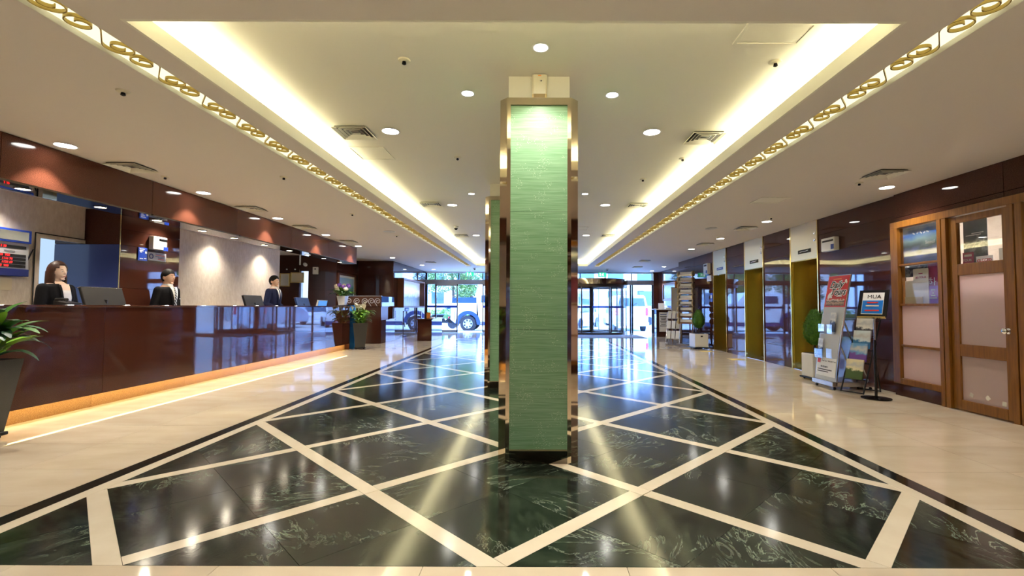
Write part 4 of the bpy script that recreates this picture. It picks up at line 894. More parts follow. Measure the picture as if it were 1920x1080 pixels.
bars(t_, [(-.02, -.0135, .175, .045, 'white_print'), (-.03, -.0135, .15, .035, 'white_print'), (-.04, -.0135, .13, .02, 'white_print'), (-.03, -.0135, .03, .03, 'white_print'), (.04, -.0135, .035, .02, 'white_print')], .006)
t_ = wall_box('wall_sign', 'white notice plate with a round blue emblem on the reception pier', 'sign', (-5.998, 7.33, 1.85), 90, .35, .13, .012, 'grey_print')
B().lathe([(.04, 0), (.04, .004), (.028, .004), (.028, 0)], 24, cap=False).xf(Matrix.Rotation(PI / 2, 4, 'X')).done('emblem', 'navy_print', t_, loc=(-.12, -.013, .065)); bars(t_, [(.04, -.0135, .11, .08, 'navy_print'), (.05, -.0135, .09, .09, 'red_print'), (.05, -.0135, .07, .09, 'navy_print'), (.07, -.0135, .05, .06, 'navy_print'), (.07, -.0135, .03, .06, 'red_print')], .004)
wall_box('alarm_box', 'grey white alarm box on the dark wall at the reception end', 'wall box', (-6.62, 13.998, 2.10), 0, .16, .22, .06, parts=(('button', -.02, .02, .14, .18, 'black_print'),))
wall_box('wall_socket', 'white wall socket low on the left wall past the desk', 'socket', (-4.798, 17.2, .38), 90, .12, .16, .012)
wall_box('wall_sign', 'small blue sign under the notice board', 'sign', (-4.798, 17.4, .96), 90, .5, .13, .012, 'blue_print', (('print', -.18, .18, .045, .075, 'white_print'),))
# certificates
def framed(name, label, cat, loc, rz, w_, h_, fw, fmat, pmat, depth=.03, mat_w=0, tilt=0):
    t_ = thing(name, label, cat, loc, rz); t_.rotation_euler = (tilt, 0, R(rz)); b = B()
    for x0, x1, z0, z1 in ((-w_ / 2, w_ / 2, -h_ / 2, -h_ / 2 + fw), (-w_ / 2, w_ / 2, h_ / 2 - fw, h_ / 2), (-w_ / 2, -w_ / 2 + fw, -h_ / 2 + fw, h_ / 2 - fw), (w_ / 2 - fw, w_ / 2, -h_ / 2 + fw, h_ / 2 - fw)): b.box(x0, x1, -depth, 0, z0, z1, .003)
    b.done('frame', fmat, t_)
    if mat_w: B().box(-w_ / 2 + fw, w_ / 2 - fw, -.012, -.002, -h_ / 2 + fw, h_ / 2 - fw).done('mount', 'paper', t_)
    q = fw + mat_w; B().box(-w_ / 2 + q, w_ / 2 - q, -.016, -.004, -h_ / 2 + q, h_ / 2 - q).done('picture', pmat, t_); return t_
t_ = framed('certificate', 'upright certificate in a gold frame on the wall behind the navy suit man', 'certificate', (-7.55, 13.998, 1.93), 0, .30, .40, .025, 'gold', 'paper')
t_ = framed('certificate', 'landscape certificate in a gold frame, right of the upright one', 'certificate', (-7.175, 13.998, 2.0), 0, .40, .31, .025, 'gold', 'paper_cream')
for x in (-7.5, -7.25): tag(B().lathe([(.02, 0), (.02, .02), (.008, .03)], 12).xf(Matrix.Rotation(PI / 2, 4, 'X')).done('wall_stud', 'white_plastic', loc=(x, 13.998, 2.25)), 'small white round stud above the %s certificate' % ('upright' if x < -7.4 else 'landscape'), 'stud')
framed('painting', 'framed sea landscape painting on the dark wall behind the counter end', 'painting', (-5.998, 14.74, 1.74), 90, 1.36, .84, .06, 'dark_wood', 'painting_sea', .05, .07)
framed('painting', 'framed grey painting on the far right wall by the entrance', 'painting', (5.418, 18.65, 1.77), -90, 1.75, .72, .06, 'wood', 'painting_grey', .05, .03)
nb = framed('notice_board', 'large wall display board in a dark frame beside the entrance', 'notice board', (-4.798, 17.75, 1.62), 90, 3.1, 1.04, .05, 'dark_wood', 'board_print', .22, 0)
# exchange rate board
eb = thing('rate_board', 'blue and grey exchange rate board with red digits behind the counter', 'rate board', (-6.498, 5.45, 1.51), 90)
B().box(-.42, .42, -.07, 0, 0, .55, .004).done('case', 'grey_print', eb); B().box(-.425, .425, -.078, -.0, -.005, .085, .003).done('lower_band', 'navy_print', eb); B().box(-.43, .43, -.09, 0, .41, .575, .004).done('upper_box', 'blue_print', eb); B().box(-.4, .395, -.093, -.088, .435, .55).done('upper_screen', 'steel', eb)
for k, (z, s_) in enumerate(((.355, '2 30'), (.248, '1000  900'), (.205, '1110  1116 76'), (.162, '1119  1120 69'), (.119, '950  900'))):
    B().box(-.40, .385, -.074, -.069, z - .018, z + .018).done('digit_strip', 'black_print', eb); text(s_, .036, 'led_red', eb, (.13, -.076, z), align='CENTER', name='red_digits', shear=.15)
bars(eb, [(-.2, -.0725, .30, .05, 'steel'), (0, -.0725, .30, .05, 'steel'), (.2, -.0725, .30, .06, 'steel')], .009)
tag(B().box(-.14, .14, -.02, 0, -.16, 0).done('wall_pad', 'paper_cream', loc=(-6.498, 5.6, 1.49), rot=(0, 0, PI / 2)), 'beige sheet hanging under the rate board', 'sheet')
tag(B().box(-.003, .003, -.012, 0, 0, .16).done('wall_pointer', 'black_plastic', loc=(-6.498, 5.92, 1.72), rot=(0, R(22), PI / 2)), 'thin black pen hanging right of the rate board', 'pen')
tag(B().tube([(0, 0, 0), (0, 0, -.42)], .02).done('hanging_lamp', 'white_plastic', loc=(-6.4, 12.6, 2.68)), 'thin white tube hanging from the ceiling at the reception end', 'lamp')
tag(B().tube([(0, .1, .02), (0, .0, .02), (.03, -.02, .0), (.12, -.14, -.03)], [.02, .02, .05, .05], 12).done('security_camera', 'white_plastic', loc=(-6.95, 13.92, 2.40)), 'white bullet camera high at the end of the reception', 'camera')
# ================================================================== PEOPLE
def remesh(b, name, mat, voxel, smooth_it=6):
    me = b.mesh(name, mat); o = place(name, me)
    mo = o.modifiers.new('r', 'REMESH'); mo.mode = 'VOXEL'; mo.voxel_size = voxel; mo.use_smooth_shade = True
    ms = o.modifiers.new('s', 'SMOOTH'); ms.factor = .5; ms.iterations = smooth_it
    bpy.context.view_layer.update()
    out = bpy.data.meshes.new_from_object(o.evaluated_get(bpy.context.evaluated_depsgraph_get())); out.name = name
    out.materials.clear(); out.materials.append(M[mat]); bpy.data.objects.remove(o)
    for p in out.polygons: p.use_smooth = True
    return out
def ell(cx, cy, z, rx, ry, n=20, p=2.3):
    out = []
    for i in range(n):
        a = 2 * PI * i / n; c, s = math.cos(a), math.sin(a)
        out.append((cx + rx * math.copysign(abs(c) ** (2 / p), c), cy + ry * math.copysign(abs(s) ** (2 / p), s), z))
    return out
def limb(b, pts, rs):
    b.tube(pts, rs, 10)
    for p, r in zip(pts, rs): b.ball(p, r, n=10, m=6)
def headpt(th, ph, k=1.0, fem=0):
    """direction -> head surface; ph from -pi/2 (chin) to pi/2 (crown), th=0 towards the face (-y)"""
    x = math.sin(th) * math.cos(ph); y = -math.cos(th) * math.cos(ph); z = math.sin(ph)
    rx, ry, rz = .074 * k, .094 * k, .116 * k
    jaw = 1.0
    if z < 0: jaw = 1 - (.36 + .06 * fem) * (-z) ** 1.4
    fy = 1.0
    if y < 0: fy = .92 + (.05 if z < -.2 else 0)
    else: fy = 1.02 * (1 - .25 * max(0, -z))
    return Vector((x * rx * jaw, y * ry * fy, z * rz))
def torso_rings(o, fem):
    w_ = .92 if fem else 1.0
    prof = [(.86, .165, .115), (.96, .165, .115), (1.06, .148 * w_, .102), (1.16, .155 * w_, .108), (1.28, .175 * w_, .118 + .012 * fem), (1.36, .185 * w_, .112), (1.42, .172 * w_, .095), (1.455, .12 * w_, .078), (1.485, .062, .062)]
    return [(z, rx + o, ry + o) for z, rx, ry in prof]
def front(x, z, o, fem):
    pr = torso_rings(o, fem)
    for (z0, rx0, ry0), (z1, rx1, ry1) in zip(pr, pr[1:]):
        if z0 <= z <= z1:
            f = (z - z0) / (z1 - z0); rx = rx0 + (rx1 - rx0) * f; ry = ry0 + (ry1 - ry0) * f
            return -ry * max(0, 1 - abs(x / rx) ** 2.3) ** (1 / 2.3)
    return -.06
def person(x, y, label, hgt, fem, suit, skin, shirt, tie, look):
    k = hgt / 1.72
    t_ = thing('person', label, 'person', (x, y, 0), 90); t_.scale = (k, k, k)
    hz = 1.608; hc = Vector((0, -.012, hz)); w_ = .92 if fem else 1.0
    # continuous body
    b = B(); b.rings([ell(0, 0, z, rx, ry) for z, rx, ry in torso_rings(-.004, fem)])
    limb(b, [(0, .01, 1.46), (0, .0, 1.50), (0, -.006, 1.54)], [.062, .054 - .008 * fem, .053 - .008 * fem])
    el = []
    for s in (-1, 1):
        sh_ = (s * .175 * w_, 0, 1.405); e_ = (s * .235 * w_, .02 if not fem else -.02, 1.13); wr = (s * .10, -.22, 1.0) if not fem else (s * .15, -.26, 1.02)
        el.append((sh_, e_, wr)); limb(b, [(sh_[0] * .93, sh_[1], sh_[2] - .02), e_], [.040, .038]); limb(b, [e_, wr], [.037, .026])
        d = (Vector(wr) - Vector(e_)).normalized(); w3 = Vector(wr); pc = w3 + d * .05; side_ = Vector((1, 0, 0)) * -s
        b.ball(pc, .036, .045, .02)
        for f_ in range(4):
            o_ = (f_ - 1.5) * .018; p0 = pc + Vector((o_ * 1.0, 0, 0)) + d * .03; L = (.055, .065, .06, .045)[f_]
            limb(b, [p0, p0 + d * L * .6 + Vector((0, 0, -.004)), p0 + d * L + Vector((0, 0, -.018))], [.009, .0085, .007])
        limb(b, [pc - d * .015, pc + side_ * .04 + d * .015, pc + side_ * .05 + d * .045], [.012, .010, .008])
        limb(b, [(s * .09, 0, .9), (s * .095, -.005, .5), (s * .1, .01, .09)], [.085, .055, .04]); b.box(s * .1 - .04, s * .1 + .04, -.17, .07, .01, .08, .02)
    hn = 36; hm = 24
    b.rings([[hc + headpt(2 * PI * i / hn, -PI / 2 + PI * (j + .35) / (hm - .3), 1, fem) for i in range(hn)] for j in range(hm)])
    b.rings([[hc + Vector((sx * ww, yy, zz)) for sx, yy in ((-1, -.075), (-.55, yn), (.55, yn), (1, -.075))] for zz, yn, ww in ((.02, -.088, .008), (-.005, -.100, .011), (-.022, -.110, .015), (-.03, -.096, .014))])
    for s in (-1, 1): b.ball(hc + Vector((s * .074, .012, -.008)), .012, .02, .032)
    b.ball(hc + Vector((0, -.074, -.062)), .024, .014, .014); b.ball(hc + Vector((0, -.062, -.095)), .028, .02, .016)
    body = place('body', remesh(b, 'body', skin, .0075, 4), t_)
    # face
    for s in (-1, 1):
        ep = hc + headpt(s * .36, .0, .985, fem) + Vector((0, 0, .002))
        e = B().ball((0, 0, 0), .0125, .006, .0055).done('eye', 'eye_white', t_, True, loc=ep); B().ball((s * -.001 + .001, -.004, 0), .0055, .004, .0052).done('iris', 'eye_dark', e, True)
        eb_ = hc + headpt(s * .38, .19, 1.0, fem); B().tube([(-.017, .002 if s > 0 else .0, -.001), (0, -.002, .003), (.017, .0 if s > 0 else .002, -.001)], [.0022, .0034, .002], 6).done('eyebrow', 'hair_black', t_, loc=eb_, rot=(0, 0, s * .3))
    B().ball(hc + Vector((0, -.0865, -.060)), .019, .0035, .0048).done('lips', 'lips', t_, True)
    # hair
    if not fem:
        b = B(); rows = []
        hn = 96; hm = 60; g = {}
        for j in range(hm + 1):
            for i in range(hn):
                th = 2 * PI * i / hn; ph = -.75 + (PI / 2 + .75) * j / hm; a = abs((th + PI) % (2 * PI) - PI)
                low = .50 if a < .55 else (.50 - (a - .55) * .55 if a < 1.25 else (.05 if a < 1.75 else -.55))
                kk = 1.075 + .035 * max(0, math.sin(ph)) + .055 * math.exp(-((a - .25) / .8) ** 2) * math.exp(-((ph - .78) / .34) ** 2) + .007 * math.sin(15 * th + 6 * ph) * math.sin(9 * ph + 2 * th)
                g[i, j] = (ph >= low - .06, hc + headpt(th, ph, kk, 0) + Vector((0, .002, .004)))
        vs = {q: b.bm.verts.new(v[1]) for q, v in g.items() if v[0]}
        for j in range(hm):
            for i in range(hn):
                qs = [(i, j), ((i + 1) % hn, j), ((i + 1) % hn, j + 1), (i, j + 1)]
                if all(q in vs for q in qs): b.bm.faces.new([vs[q] for q in qs])
        bmesh.ops.remove_doubles(b.bm, verts=b.bm.verts, dist=.0008)
        o = b.done('hair', 'hair_black', t_, 'full'); so = o.modifiers.new('t', 'SOLIDIFY'); so.thickness = .014; so.offset = -.6
    else:
        b = B(); hn = 96; vs = {}; NR = 64
        for j in range(NR + 1):
            f = j / NR
            for i in range(hn):
                th = 2 * PI * i / hn; a = abs((th + PI) % (2 * PI) - PI)
                if f < .5:
                    ph = PI / 2 * (1 - f / .5 * .98) - .02; p = hc + headpt(th, ph, 1.13, 1) + Vector((0, .006, .006))
                    ok = not (a < .62 and ph < .62) and not (a < 1.0 and ph < .3)
                else:
                    dz = (f - .5) * 2 * .215; p = hc + headpt(th, 0, 1.13, 1) + Vector((0, .006, -dz)); r_ = 1 + .10 * math.sin(dz * 12) ; p.x *= r_; p.y = p.y * (1 - .1 * dz) + .01; ok = a > 1.0 - dz * .6
                if ok: vs[i, j] = b.bm.verts.new(p)
        for j in range(NR):
            for i in range(hn):
                qs = [(i, j), ((i + 1) % hn, j), ((i + 1) % hn, j + 1), (i, j + 1)]
                if all(q in vs for q in qs): b.bm.faces.new([vs[q] for q in qs])
        bmesh.ops.remove_doubles(b.bm, verts=b.bm.verts, dist=.0008)
        o = b.done('hair', 'hair_brown', t_, 'full'); so = o.modifiers.new('t', 'SOLIDIFY'); so.thickness = .02; so.offset = -.5
    # clothes
    b = B(); b.rings([ell(0, 0, z, rx, ry) for z, rx, ry in torso_rings(.014, fem)][:-1])
    for (sh_, e_, wr) in el:
        limb(b, [(sh_[0] * .99, sh_[1], sh_[2] - .008), e_], [.062, .053])
        if fem: limb(b, [e_, tuple(Vector(e_).lerp(Vector(wr), .35))], [.054, .05])
        else: limb(b, [e_, tuple(Vector(e_).lerp(Vector(wr), .85))], [.054, .042])
    jk = place('jacket', remesh(b, 'jacket', suit, .009, 5), t_)
    b = B()
    for s in (-1, 1): limb(b, [(s * .09, 0, .88), (s * .095, -.002, .5), (s * .1, .01, .1)], [.105, .075, .062])
    b.rings([ell(0, 0, z, .178, .128) for z in (.80, .98)]); place('trousers', remesh(b, 'trousers', suit, .012, 4), t_)
    for s in (-1, 1): B().box(s * .1 - .048, s * .1 + .048, -.19, .08, 0, .09, .025, 2).done('shoe', 'black_gloss', t_)
    # shirt front, tie, lapels
    def patch(name, mat, rows, o_):
        b = B(); L = []
        for z, xa, xb in rows: L.append([(xa + (xb - xa) * i / 6, front(xa + (xb - xa) * i / 6, z, o_, fem) , z) for i in range(7)])
        V = [[b.bm.verts.new(p) for p in r_] for r_ in L]
        for r0, r1 in zip(V, V[1:]):
            for i in range(6): b.bm.faces.new((r0[i], r0[i + 1], r1[i + 1], r1[i]))
        o = b.done(name, mat, t_, 'full'); so = o.modifiers.new('t', 'SOLIDIFY'); so.thickness = .006; so.offset = 1; return o
    if fem:
        patch('shirt', shirt, [(z, -.055 + .0 * z, .055) for z in lin(.95, 1.375, 10)], .019)
        patch('neckline', skin, [(z, -.058, .058) for z in lin(1.365, 1.452, 6)], .0185)
        patch('jacket_edge', suit, [(z, -.075, -.052) for z in lin(.95, 1.44, 12)], .024); patch('jacket_edge', suit, [(z, .052, .075) for z in lin(.95, 1.44, 12)], .024)
    else:
        patch('shirt', shirt, [(z, -.008 - .062 * (z - 1.12) / .34, .008 + .062 * (z - 1.12) / .34) for z in lin(1.12, 1.45, 9)], .019)
        B().rings([ell(0, .002 - (z - 1.44) * .1, z, .078 - (z - 1.44) * .22, .076 - (z - 1.44) * .22, 20) for z in (1.435, 1.465, 1.50)], cap=False).done('collar', shirt, t_, True)
        patch('tie', tie, [(z, -.010 - .018 * (1.46 - z) / .34, .010 + .018 * (1.46 - z) / .34) for z in lin(1.12, 1.455, 10)], .026)
        for s in (-1, 1): patch('lapel', suit, [(z, *sorted((s * (.006 + .066 * (z - 1.10) / .34), s * (.03 + .09 * (z - 1.10) / .34 - .05 * max(0, (z - 1.36)) / .1)))) for z in lin(1.10, 1.44, 10)], .025)
        if look: B().box(-.03, .03, -.004, 0, -.008, .008).done('name_badge', 'white_print', t_, loc=(.105, front(.105, 1.27, .02, 0) - .004, 1.27), rot=(0, 0, .45))
    return t_
person(-5.80, 5.62, 'woman with shoulder length brown hair in black cardigan at the counter', 1.66, 1, 'suit_black', 'skin_pale', 'shirt_grey', None, 0)
person(-5.75, 7.25, 'man in black suit with striped tie standing behind the counter', 1.70, 0, 'suit_black', 'skin', 'shirt_white', 'tie_stripe', 1)
person(-5.75, 10.2, 'man in navy suit and dark tie near the far end of the counter', 1.80, 0, 'suit_navy', 'skin', 'shirt_white', 'suit_navy', 0)

# ================================================================== DESK EQUIPMENT
def monitor(x, y, label, w_=.50, h_=.30, zt=1.36, rz=-90, tilt=18, mat='black_plastic'):
    t_ = thing('monitor', label, 'monitor', (x, y, .75), rz, 'monitors behind the counter')
    zc = zt - .75 - h_ / 2
    B().box(-.12, .12, -.09, .09, 0, .015, .004).done('stand_base', 'black_plastic', t_); B().tube([(0, 0, .01), (0, .02, zc)], .022).done('stand_neck', 'black_plastic', t_)
    s = B().box(-w_ / 2, w_ / 2, -.02, .02, -h_ / 2, h_ / 2, .006).done('housing', mat, t_, loc=(0, 0, zc), rot=(R(tilt), 0, 0)); B().box(-w_ / 2 + .015, w_ / 2 - .015, -.0225, -.019, -h_ / 2 + .02, h_ / 2 - .015).done('screen', 'screen_blue', s)
    B().box(-w_ / 2, w_ / 2, -.022, .022, h_ / 2, h_ / 2 + .004).done('top_edge', 'steel', s)
monitor(-5.42, 5.84, 'black computer monitor beside the woman at the counter', .56, .30, 1.37, -90)
monitor(-5.42, 8.95, 'dark monitor in front of the cream wall, left of the navy suit man', .58, .28, 1.345, -90)
monitor(-5.42, 10.85, 'dark blue backed monitor right of the navy suit man', .6, .28, 1.34, -90, mat='car_blue')
monitor(-5.40, 11.75, 'small white framed screen at the far end of the counter', .5, .26, 1.30, 90, 12, 'white_plastic')
ph = thing('desk_phone', 'black desk telephone on the counter in front of the woman', 'phone', (-5.18, 5.15, 1.151), 90); B().prism([(-.07, 0), (.07, 0), (.07, .045), (-.07, .02)], lambda u, v, w: (-.09 + .18 * w, u, v)).done('phone_body', 'black_plastic', ph); B().tube([(-.07, -.06, .055), (-.07, 0, .065), (-.07, .06, .055)], [.02, .013, .02]).done('handset', 'black_plastic', ph, True)

# ================================================================== PLANTS
def leaf_mesh(L, W_, bend, mat, nm_='leaf', n=8):
    b = B(); L_ = []
    for i in range(n + 1):
        f = i / n; w_ = W_ * math.sin(PI * min(1, f * .93 + .05)) ** .8 * (1 - .25 * f); a = bend * f; y = L * (math.sin(a) / bend if bend else f); z = L * ((1 - math.cos(a)) / -bend if bend else 0)
        L_.append([b.bm.verts.new((-w_, y, z + w_ * .35)), b.bm.verts.new((0, y, z)), b.bm.verts.new((w_, y, z + w_ * .35))])
    for r0, r1 in zip(L_, L_[1:]):
        for i in range(2): b.bm.faces.new((r0[i], r0[i + 1], r1[i + 1], r1[i]))
    return b.mesh(nm_, mat, 'full')
LM = [leaf_mesh(.30, .06, 1.0, 'leaf'), leaf_mesh(.34, .07, 1.4, 'leaf'), leaf_mesh(.28, .055, .6, 'leaf_light'), leaf_mesh(.30, .065, 1.8, 'leaf_blue')]
def taper_pot(t_, h_, wt, wb_, mat='planter_black', base=True):
    def sq(w_, z): return [(-w_, -w_, z), (w_, -w_, z), (w_, w_, z), (-w_, w_, z)]
    B().rings([sq(wb_, .06), sq(wt, h_), sq(wt - .02, h_), sq(wt - .04, h_ - .06)]).done('pot', mat, t_)
    B().box(-wt + .05, wt - .05, -wt + .05, wt - .05, h_ - .08, h_ - .05).done('soil', 'soil', t_)
    B().box(-wb_ - .02, wb_ + .02, -wb_ - .02, wb_ + .02, .03, .06, .006).done('tray', 'black_metal', t_)
    for sx in (-1, 1):
        for sy in (-1, 1): B().ball((sx * wb_ * .8, sy * wb_ * .8, .016), .016).done('castor', 'black_gloss', t_)
pl = thing('potted_peace_lily', 'broad leaved green plant in a tall black planter by the counter', 'potted plant', (-4.675, 3.93, 0), 4)
taper_pot(pl, .68, .18, .11)
rnd = random.Random(3)
for k in range(30):
    a = rnd.uniform(0, 2 * PI); ti = rnd.uniform(.15, 1.25); me = rnd.choice(LM); st = rnd.uniform(.08, .36)
    if k < 9: a = rnd.uniform(-1.4, .6)
    if math.cos(a) < -.3: a = PI - a
    d = Vector((math.cos(a) * math.sin(ti * .55), math.sin(a) * math.sin(ti * .55), math.cos(ti * .55))); p0 = Vector((math.cos(a) * .05, math.sin(a) * .05, .62)); p1 = p0 + d * st
    B().tube([p0, p0.lerp(p1, .5) + Vector((0, 0, .01)), p1], .006, 6).done('stem', 'leaf_light', pl)
    q = (d + Vector((math.cos(a), math.sin(a), 0)) * .35 * ti).normalized(); rot = q.to_track_quat('Y', 'Z').to_euler(); place('leaf', me, pl, p1, rot)
# calla lilies
cp = thing('potted_calla', 'calla lilies in a tall tapered black planter at the counter end', 'potted plant', (-4.66, 12.42, 0), 22)
taper_pot(cp, .70, .185, .12)
CM = [leaf_mesh(.24, .05, 1.9, 'leaf_light'), leaf_mesh(.26, .055, 2.3, 'leaf'), leaf_mesh(.22, .05, 1.4, 'leaf_light')]
for k in range(86):
    a = rnd.uniform(0, 2 * PI); ti = rnd.uniform(.05, .75); d = Vector((math.cos(a) * math.sin(ti * .6), math.sin(a) * math.sin(ti * .6), math.cos(ti * .6))); p0 = Vector((math.cos(a) * .08, math.sin(a) * .08, .64)); p1 = p0 + d * rnd.uniform(.02, .36)
    if k < 14:
        p1 = p0 + d * rnd.uniform(.40, .54)
        B().tube([p0, p1], .006, 5).done('stem', 'leaf_light', cp)
        B().rings([[(p1.x + r_ * math.cos(t2), p1.y + r_ * math.sin(t2), p1.z + z + (.03 * math.cos(t2 - a) if r_ > .03 else 0)) for t2 in lin(0, 2 * PI, 10)[:-1]] for r_, z in ((.006, 0), (.02, .04), (.045, .085))], cap=False).done('flower', 'petal_white', cp, 'full')
    else:
        q = (d + Vector((math.cos(a), math.sin(a), 0)) * .15).normalized(); place('leaf', CM[k % 3], cp, p1, q.to_track_quat('Y', 'Z').to_euler())
# hydrangea on the counter end
hy = thing('potted_hydrangea', 'purple and white flowers in a white pot on the counter end', 'potted plant', (-5.15, 12.43, 1.171)); hy.scale = (1.35, 1.35, 1.3)
def sqr(w_, z): return [(-w_, -w_, z), (w_, -w_, z), (w_, w_, z), (-w_, w_, z)]
B().rings([sqr(.055, 0), sqr(.085, .19), sqr(.075, .19), sqr(.07, .16)]).done('pot', 'white_plastic', hy)
small = [leaf_mesh(.15, .04, 1.2, 'leaf'), leaf_mesh(.13, .035, .7, 'leaf_light')]
for k in range(60):
    a = rnd.uniform(0, 2 * PI); ti = rnd.uniform(.1, 1.2); d = Vector((math.cos(a) * math.sin(ti), math.sin(a) * math.sin(ti), math.cos(ti))); p1 = Vector((0, 0, .17)) + d * rnd.uniform(.03, .17)
    place('leaf', small[k % 2], hy, p1, (d + Vector((math.cos(a), math.sin(a), 0)) * .4).to_track_quat('Y', 'Z').to_euler())
for k, (x, y, z, c) in enumerate(((-.05, -.04, .41, 'petal_purple'), (.11, .0, .40, 'petal_purple'), (.05, -.08, .37, 'petal_purple'), (-.12, -.02, .39, 'petal_white'), (-.07, -.1, .33, 'petal_white'), (.10, -.1, .33, 'petal_white'), (.0, .05, .40, 'petal_white'))):
    b = B()
    for q in range(40):
        v = Vector((rnd.gauss(0, 1), rnd.gauss(0, 1), rnd.gauss(0, 1))).normalized() * .045; u = v.orthogonal().normalized() * .014; w_ = v.cross(u).normalized() * .014
        b.poly([Vector((x, y, z)) + v + e_ for e_ in (u, w_, -u, -w_)])
    b.ball((x, y, z), .04); b.done('flower_head', c, hy); B().tube([(x * .3, y * .3, .16), (x, y, z - .03)], .005, 5).done('stem', 'leaf', hy)
# topiaries
def topiary(x, y, pw, ph_, fz0, fz1, fr, label, seed):
    t_ = thing('topiary', label, 'potted plant', (x, y, 0), 5, 'clipped topiaries in white boxes')
    B().box(-pw, pw, -pw, pw, .05, .05 + ph_, .008).done('pot', 'white_plastic', t_); B().box(-pw - .02, pw + .02, -pw - .02, pw + .02, .03, .05).done('tray', 'black_metal', t_); B().box(-pw + .02, pw - .02, -pw + .02, pw - .02, .05 + ph_, .055 + ph_).done('soil', 'soil', t_)
    B().box(-.03, .03, -pw - .003, -pw, ph_ - .04, ph_ + .0).done('pot_label', 'black_print', t_)
    for sx in (-1, 1):
        for sy in (-1, 1): B().ball((sx * pw * .8, sy * pw * .8, .016), .016).done('castor', 'black_gloss', t_)
    for q in (-.015, .015): B().tube([(q, 0, ph_), (-q, .01, (ph_ + fz0) / 2 + .05), (q, 0, fz0 + .1)], .012, 6).done('trunk', 'bark', t_)
    b = B(); rn = random.Random(seed); hh = fz1 - fz0
    def rad(f): return fr * (math.sin(PI * min(1, max(0, f)) ** .75) ** .7)
    b.rings([[(rad(f) * .88 * math.cos(a), rad(f) * .88 * math.sin(a), fz0 + f * hh) for a in lin(0, 2 * PI, 16)[:-1]] for f in lin(.02, .98, 10)])
    for _ in range(1900):
        f = rn.uniform(.01, .99); a = rn.uniform(0, 2 * PI); r_ = rad(f) * rn.uniform(.85, 1.04); p = Vector((r_ * math.cos(a), r_ * math.sin(a), fz0 + f * hh)); d = Vector((math.cos(a), math.sin(a), rn.uniform(.2, 1.4))).normalized(); s_ = d.orthogonal().normalized() * .006; L = rn.uniform(.02, .045)
        b.poly((p - s_, p + s_, p + d * L))
    b.done('foliage', 'topiary_leaf', t_)
topiary(4.50, 7.48, .14, .37, .54, 1.12, .15, 'clipped egg shaped topiary beside the brochure display', 11)
topiary(4.56, 12.95, .19, .37, .56, 1.08, .155, 'clipped egg shaped topiary in a white box beyond the elevators', 12)

# ================================================================== STANDS ON THE RIGHT
# tour display: leaning panel facing the hall
ds = thing('display_stand', 'leaning silver tour display with a red Daily Tours poster', 'display stand', (4.145, 6.71, 0), -90)
def lean(z): return .02 + .17 * (z / 1.62) ** 1.5 + .08 * (z / 1.62)     # local y of the panel face at height z
def curved(name, mat, x0, x1, z0, z1, off=0.0, th=.012, par=None, n=8):
    zs = lin(z0, z1, n); b = B()
    b.rings([[(x0, lean(z) - off - th, z), (x1, lean(z) - off - th, z), (x1, lean(z) - off, z), (x0, lean(z) - off, z)] for z in zs]); return b.done(name, mat, par or ds)
curved('panel', 'steel', -.24, .24, .07, 1.62, -.02, .02)
curved('face_sheet', 'grey_print', -.225, .225, .08, 1.16, .0, .004)
pf = curved('poster', 'red_print', -.225, .225, 1.16, 1.61, .0, .005)
def on_panel(z, o_=.008): return lean(z) - o_
def panel_rot(z): return (PI / 2 - math.atan((lean(z + .02) - lean(z - .02)) / .04), 0, 0)
for s_, z, sz, x in (('Daily', 1.48, .135, -.02), ('Tours', 1.375, .135, .04)):
    text(s_, sz, 'white_print', pf, (x, on_panel(z, .0075), z), panel_rot(z), shear=.35, bold=.011, name='poster_outline'); text(s_, sz, 'black_print', pf, (x, on_panel(z, .0095), z), panel_rot(z), shear=.35, bold=.002, name='poster_title')
bars(pf, [(-.02, on_panel(1.565, .0075), 1.565, .09, 'orange_print'), (.08, on_panel(1.315, .0075), 1.315, .06, 'white_print')], .007)
o = B().box(-.2, .2, -.002, .002, -.055, .055).done('poster_photo', 'poster_people', pf, loc=(.01, on_panel(1.235), 1.235), rot=(panel_rot(1.235)[0] - PI / 2, 0, 0))
b = B(); b.ball((0, 0, 0), .03, .004, .05); b.ball((.015, 0, .06), .018, .004, .022); b.ball((.045, 0, .0), .025, .004, .018); b.done('poster_dancer', 'white_print', pf, True, loc=(-.14, on_panel(1.32, .009), 1.32), rot=(panel_rot(1.3)[0] - PI / 2, .4, 0))
b = B(); b.ball((0, 0, 0), .022, .004, .026); b.ball((.02, 0, -.02), .014, .004, .02); b.done('poster_emblem', 'petal_white', pf, True, loc=(.175, on_panel(1.53, .009), 1.53), rot=(panel_rot(1.5)[0] - PI / 2, 0, 0))
for x0, x1, z, pk, px in ((-.19, .0, .80, (0, .05), .1), (-.21, -.02, .44, (5, -.13), -.13), (.06, .19, .46, None, 0)):
    pr = B(); y_ = on_panel(z, .03); pr.box(x0, x1 + .12 if pk and px > 0 else x1, y_ - .03, y_ - .027, z - .02, z + .11); pr.box(x0, x1 + .12 if pk and px > 0 else x1, y_ - .03, y_ + .02, z - .024, z - .02); pr.done('brochure_pocket', 'acrylic', ds)
for px, z, m_ in ((.08, .93, 0), (.085, .955, 0), (-.14, .575, 5)):
    o = B().box(-.055, .055, -.004, .004, -.125, .125).done('brochure', 'brochure_print_%d' % m_, loc=(0, 0, 0)); o.parent = ds; o.location = (px, on_panel(z, .03 + (.0 if z != .955 else .012)), z); o.rotation_euler = (-.12, 0, 0)
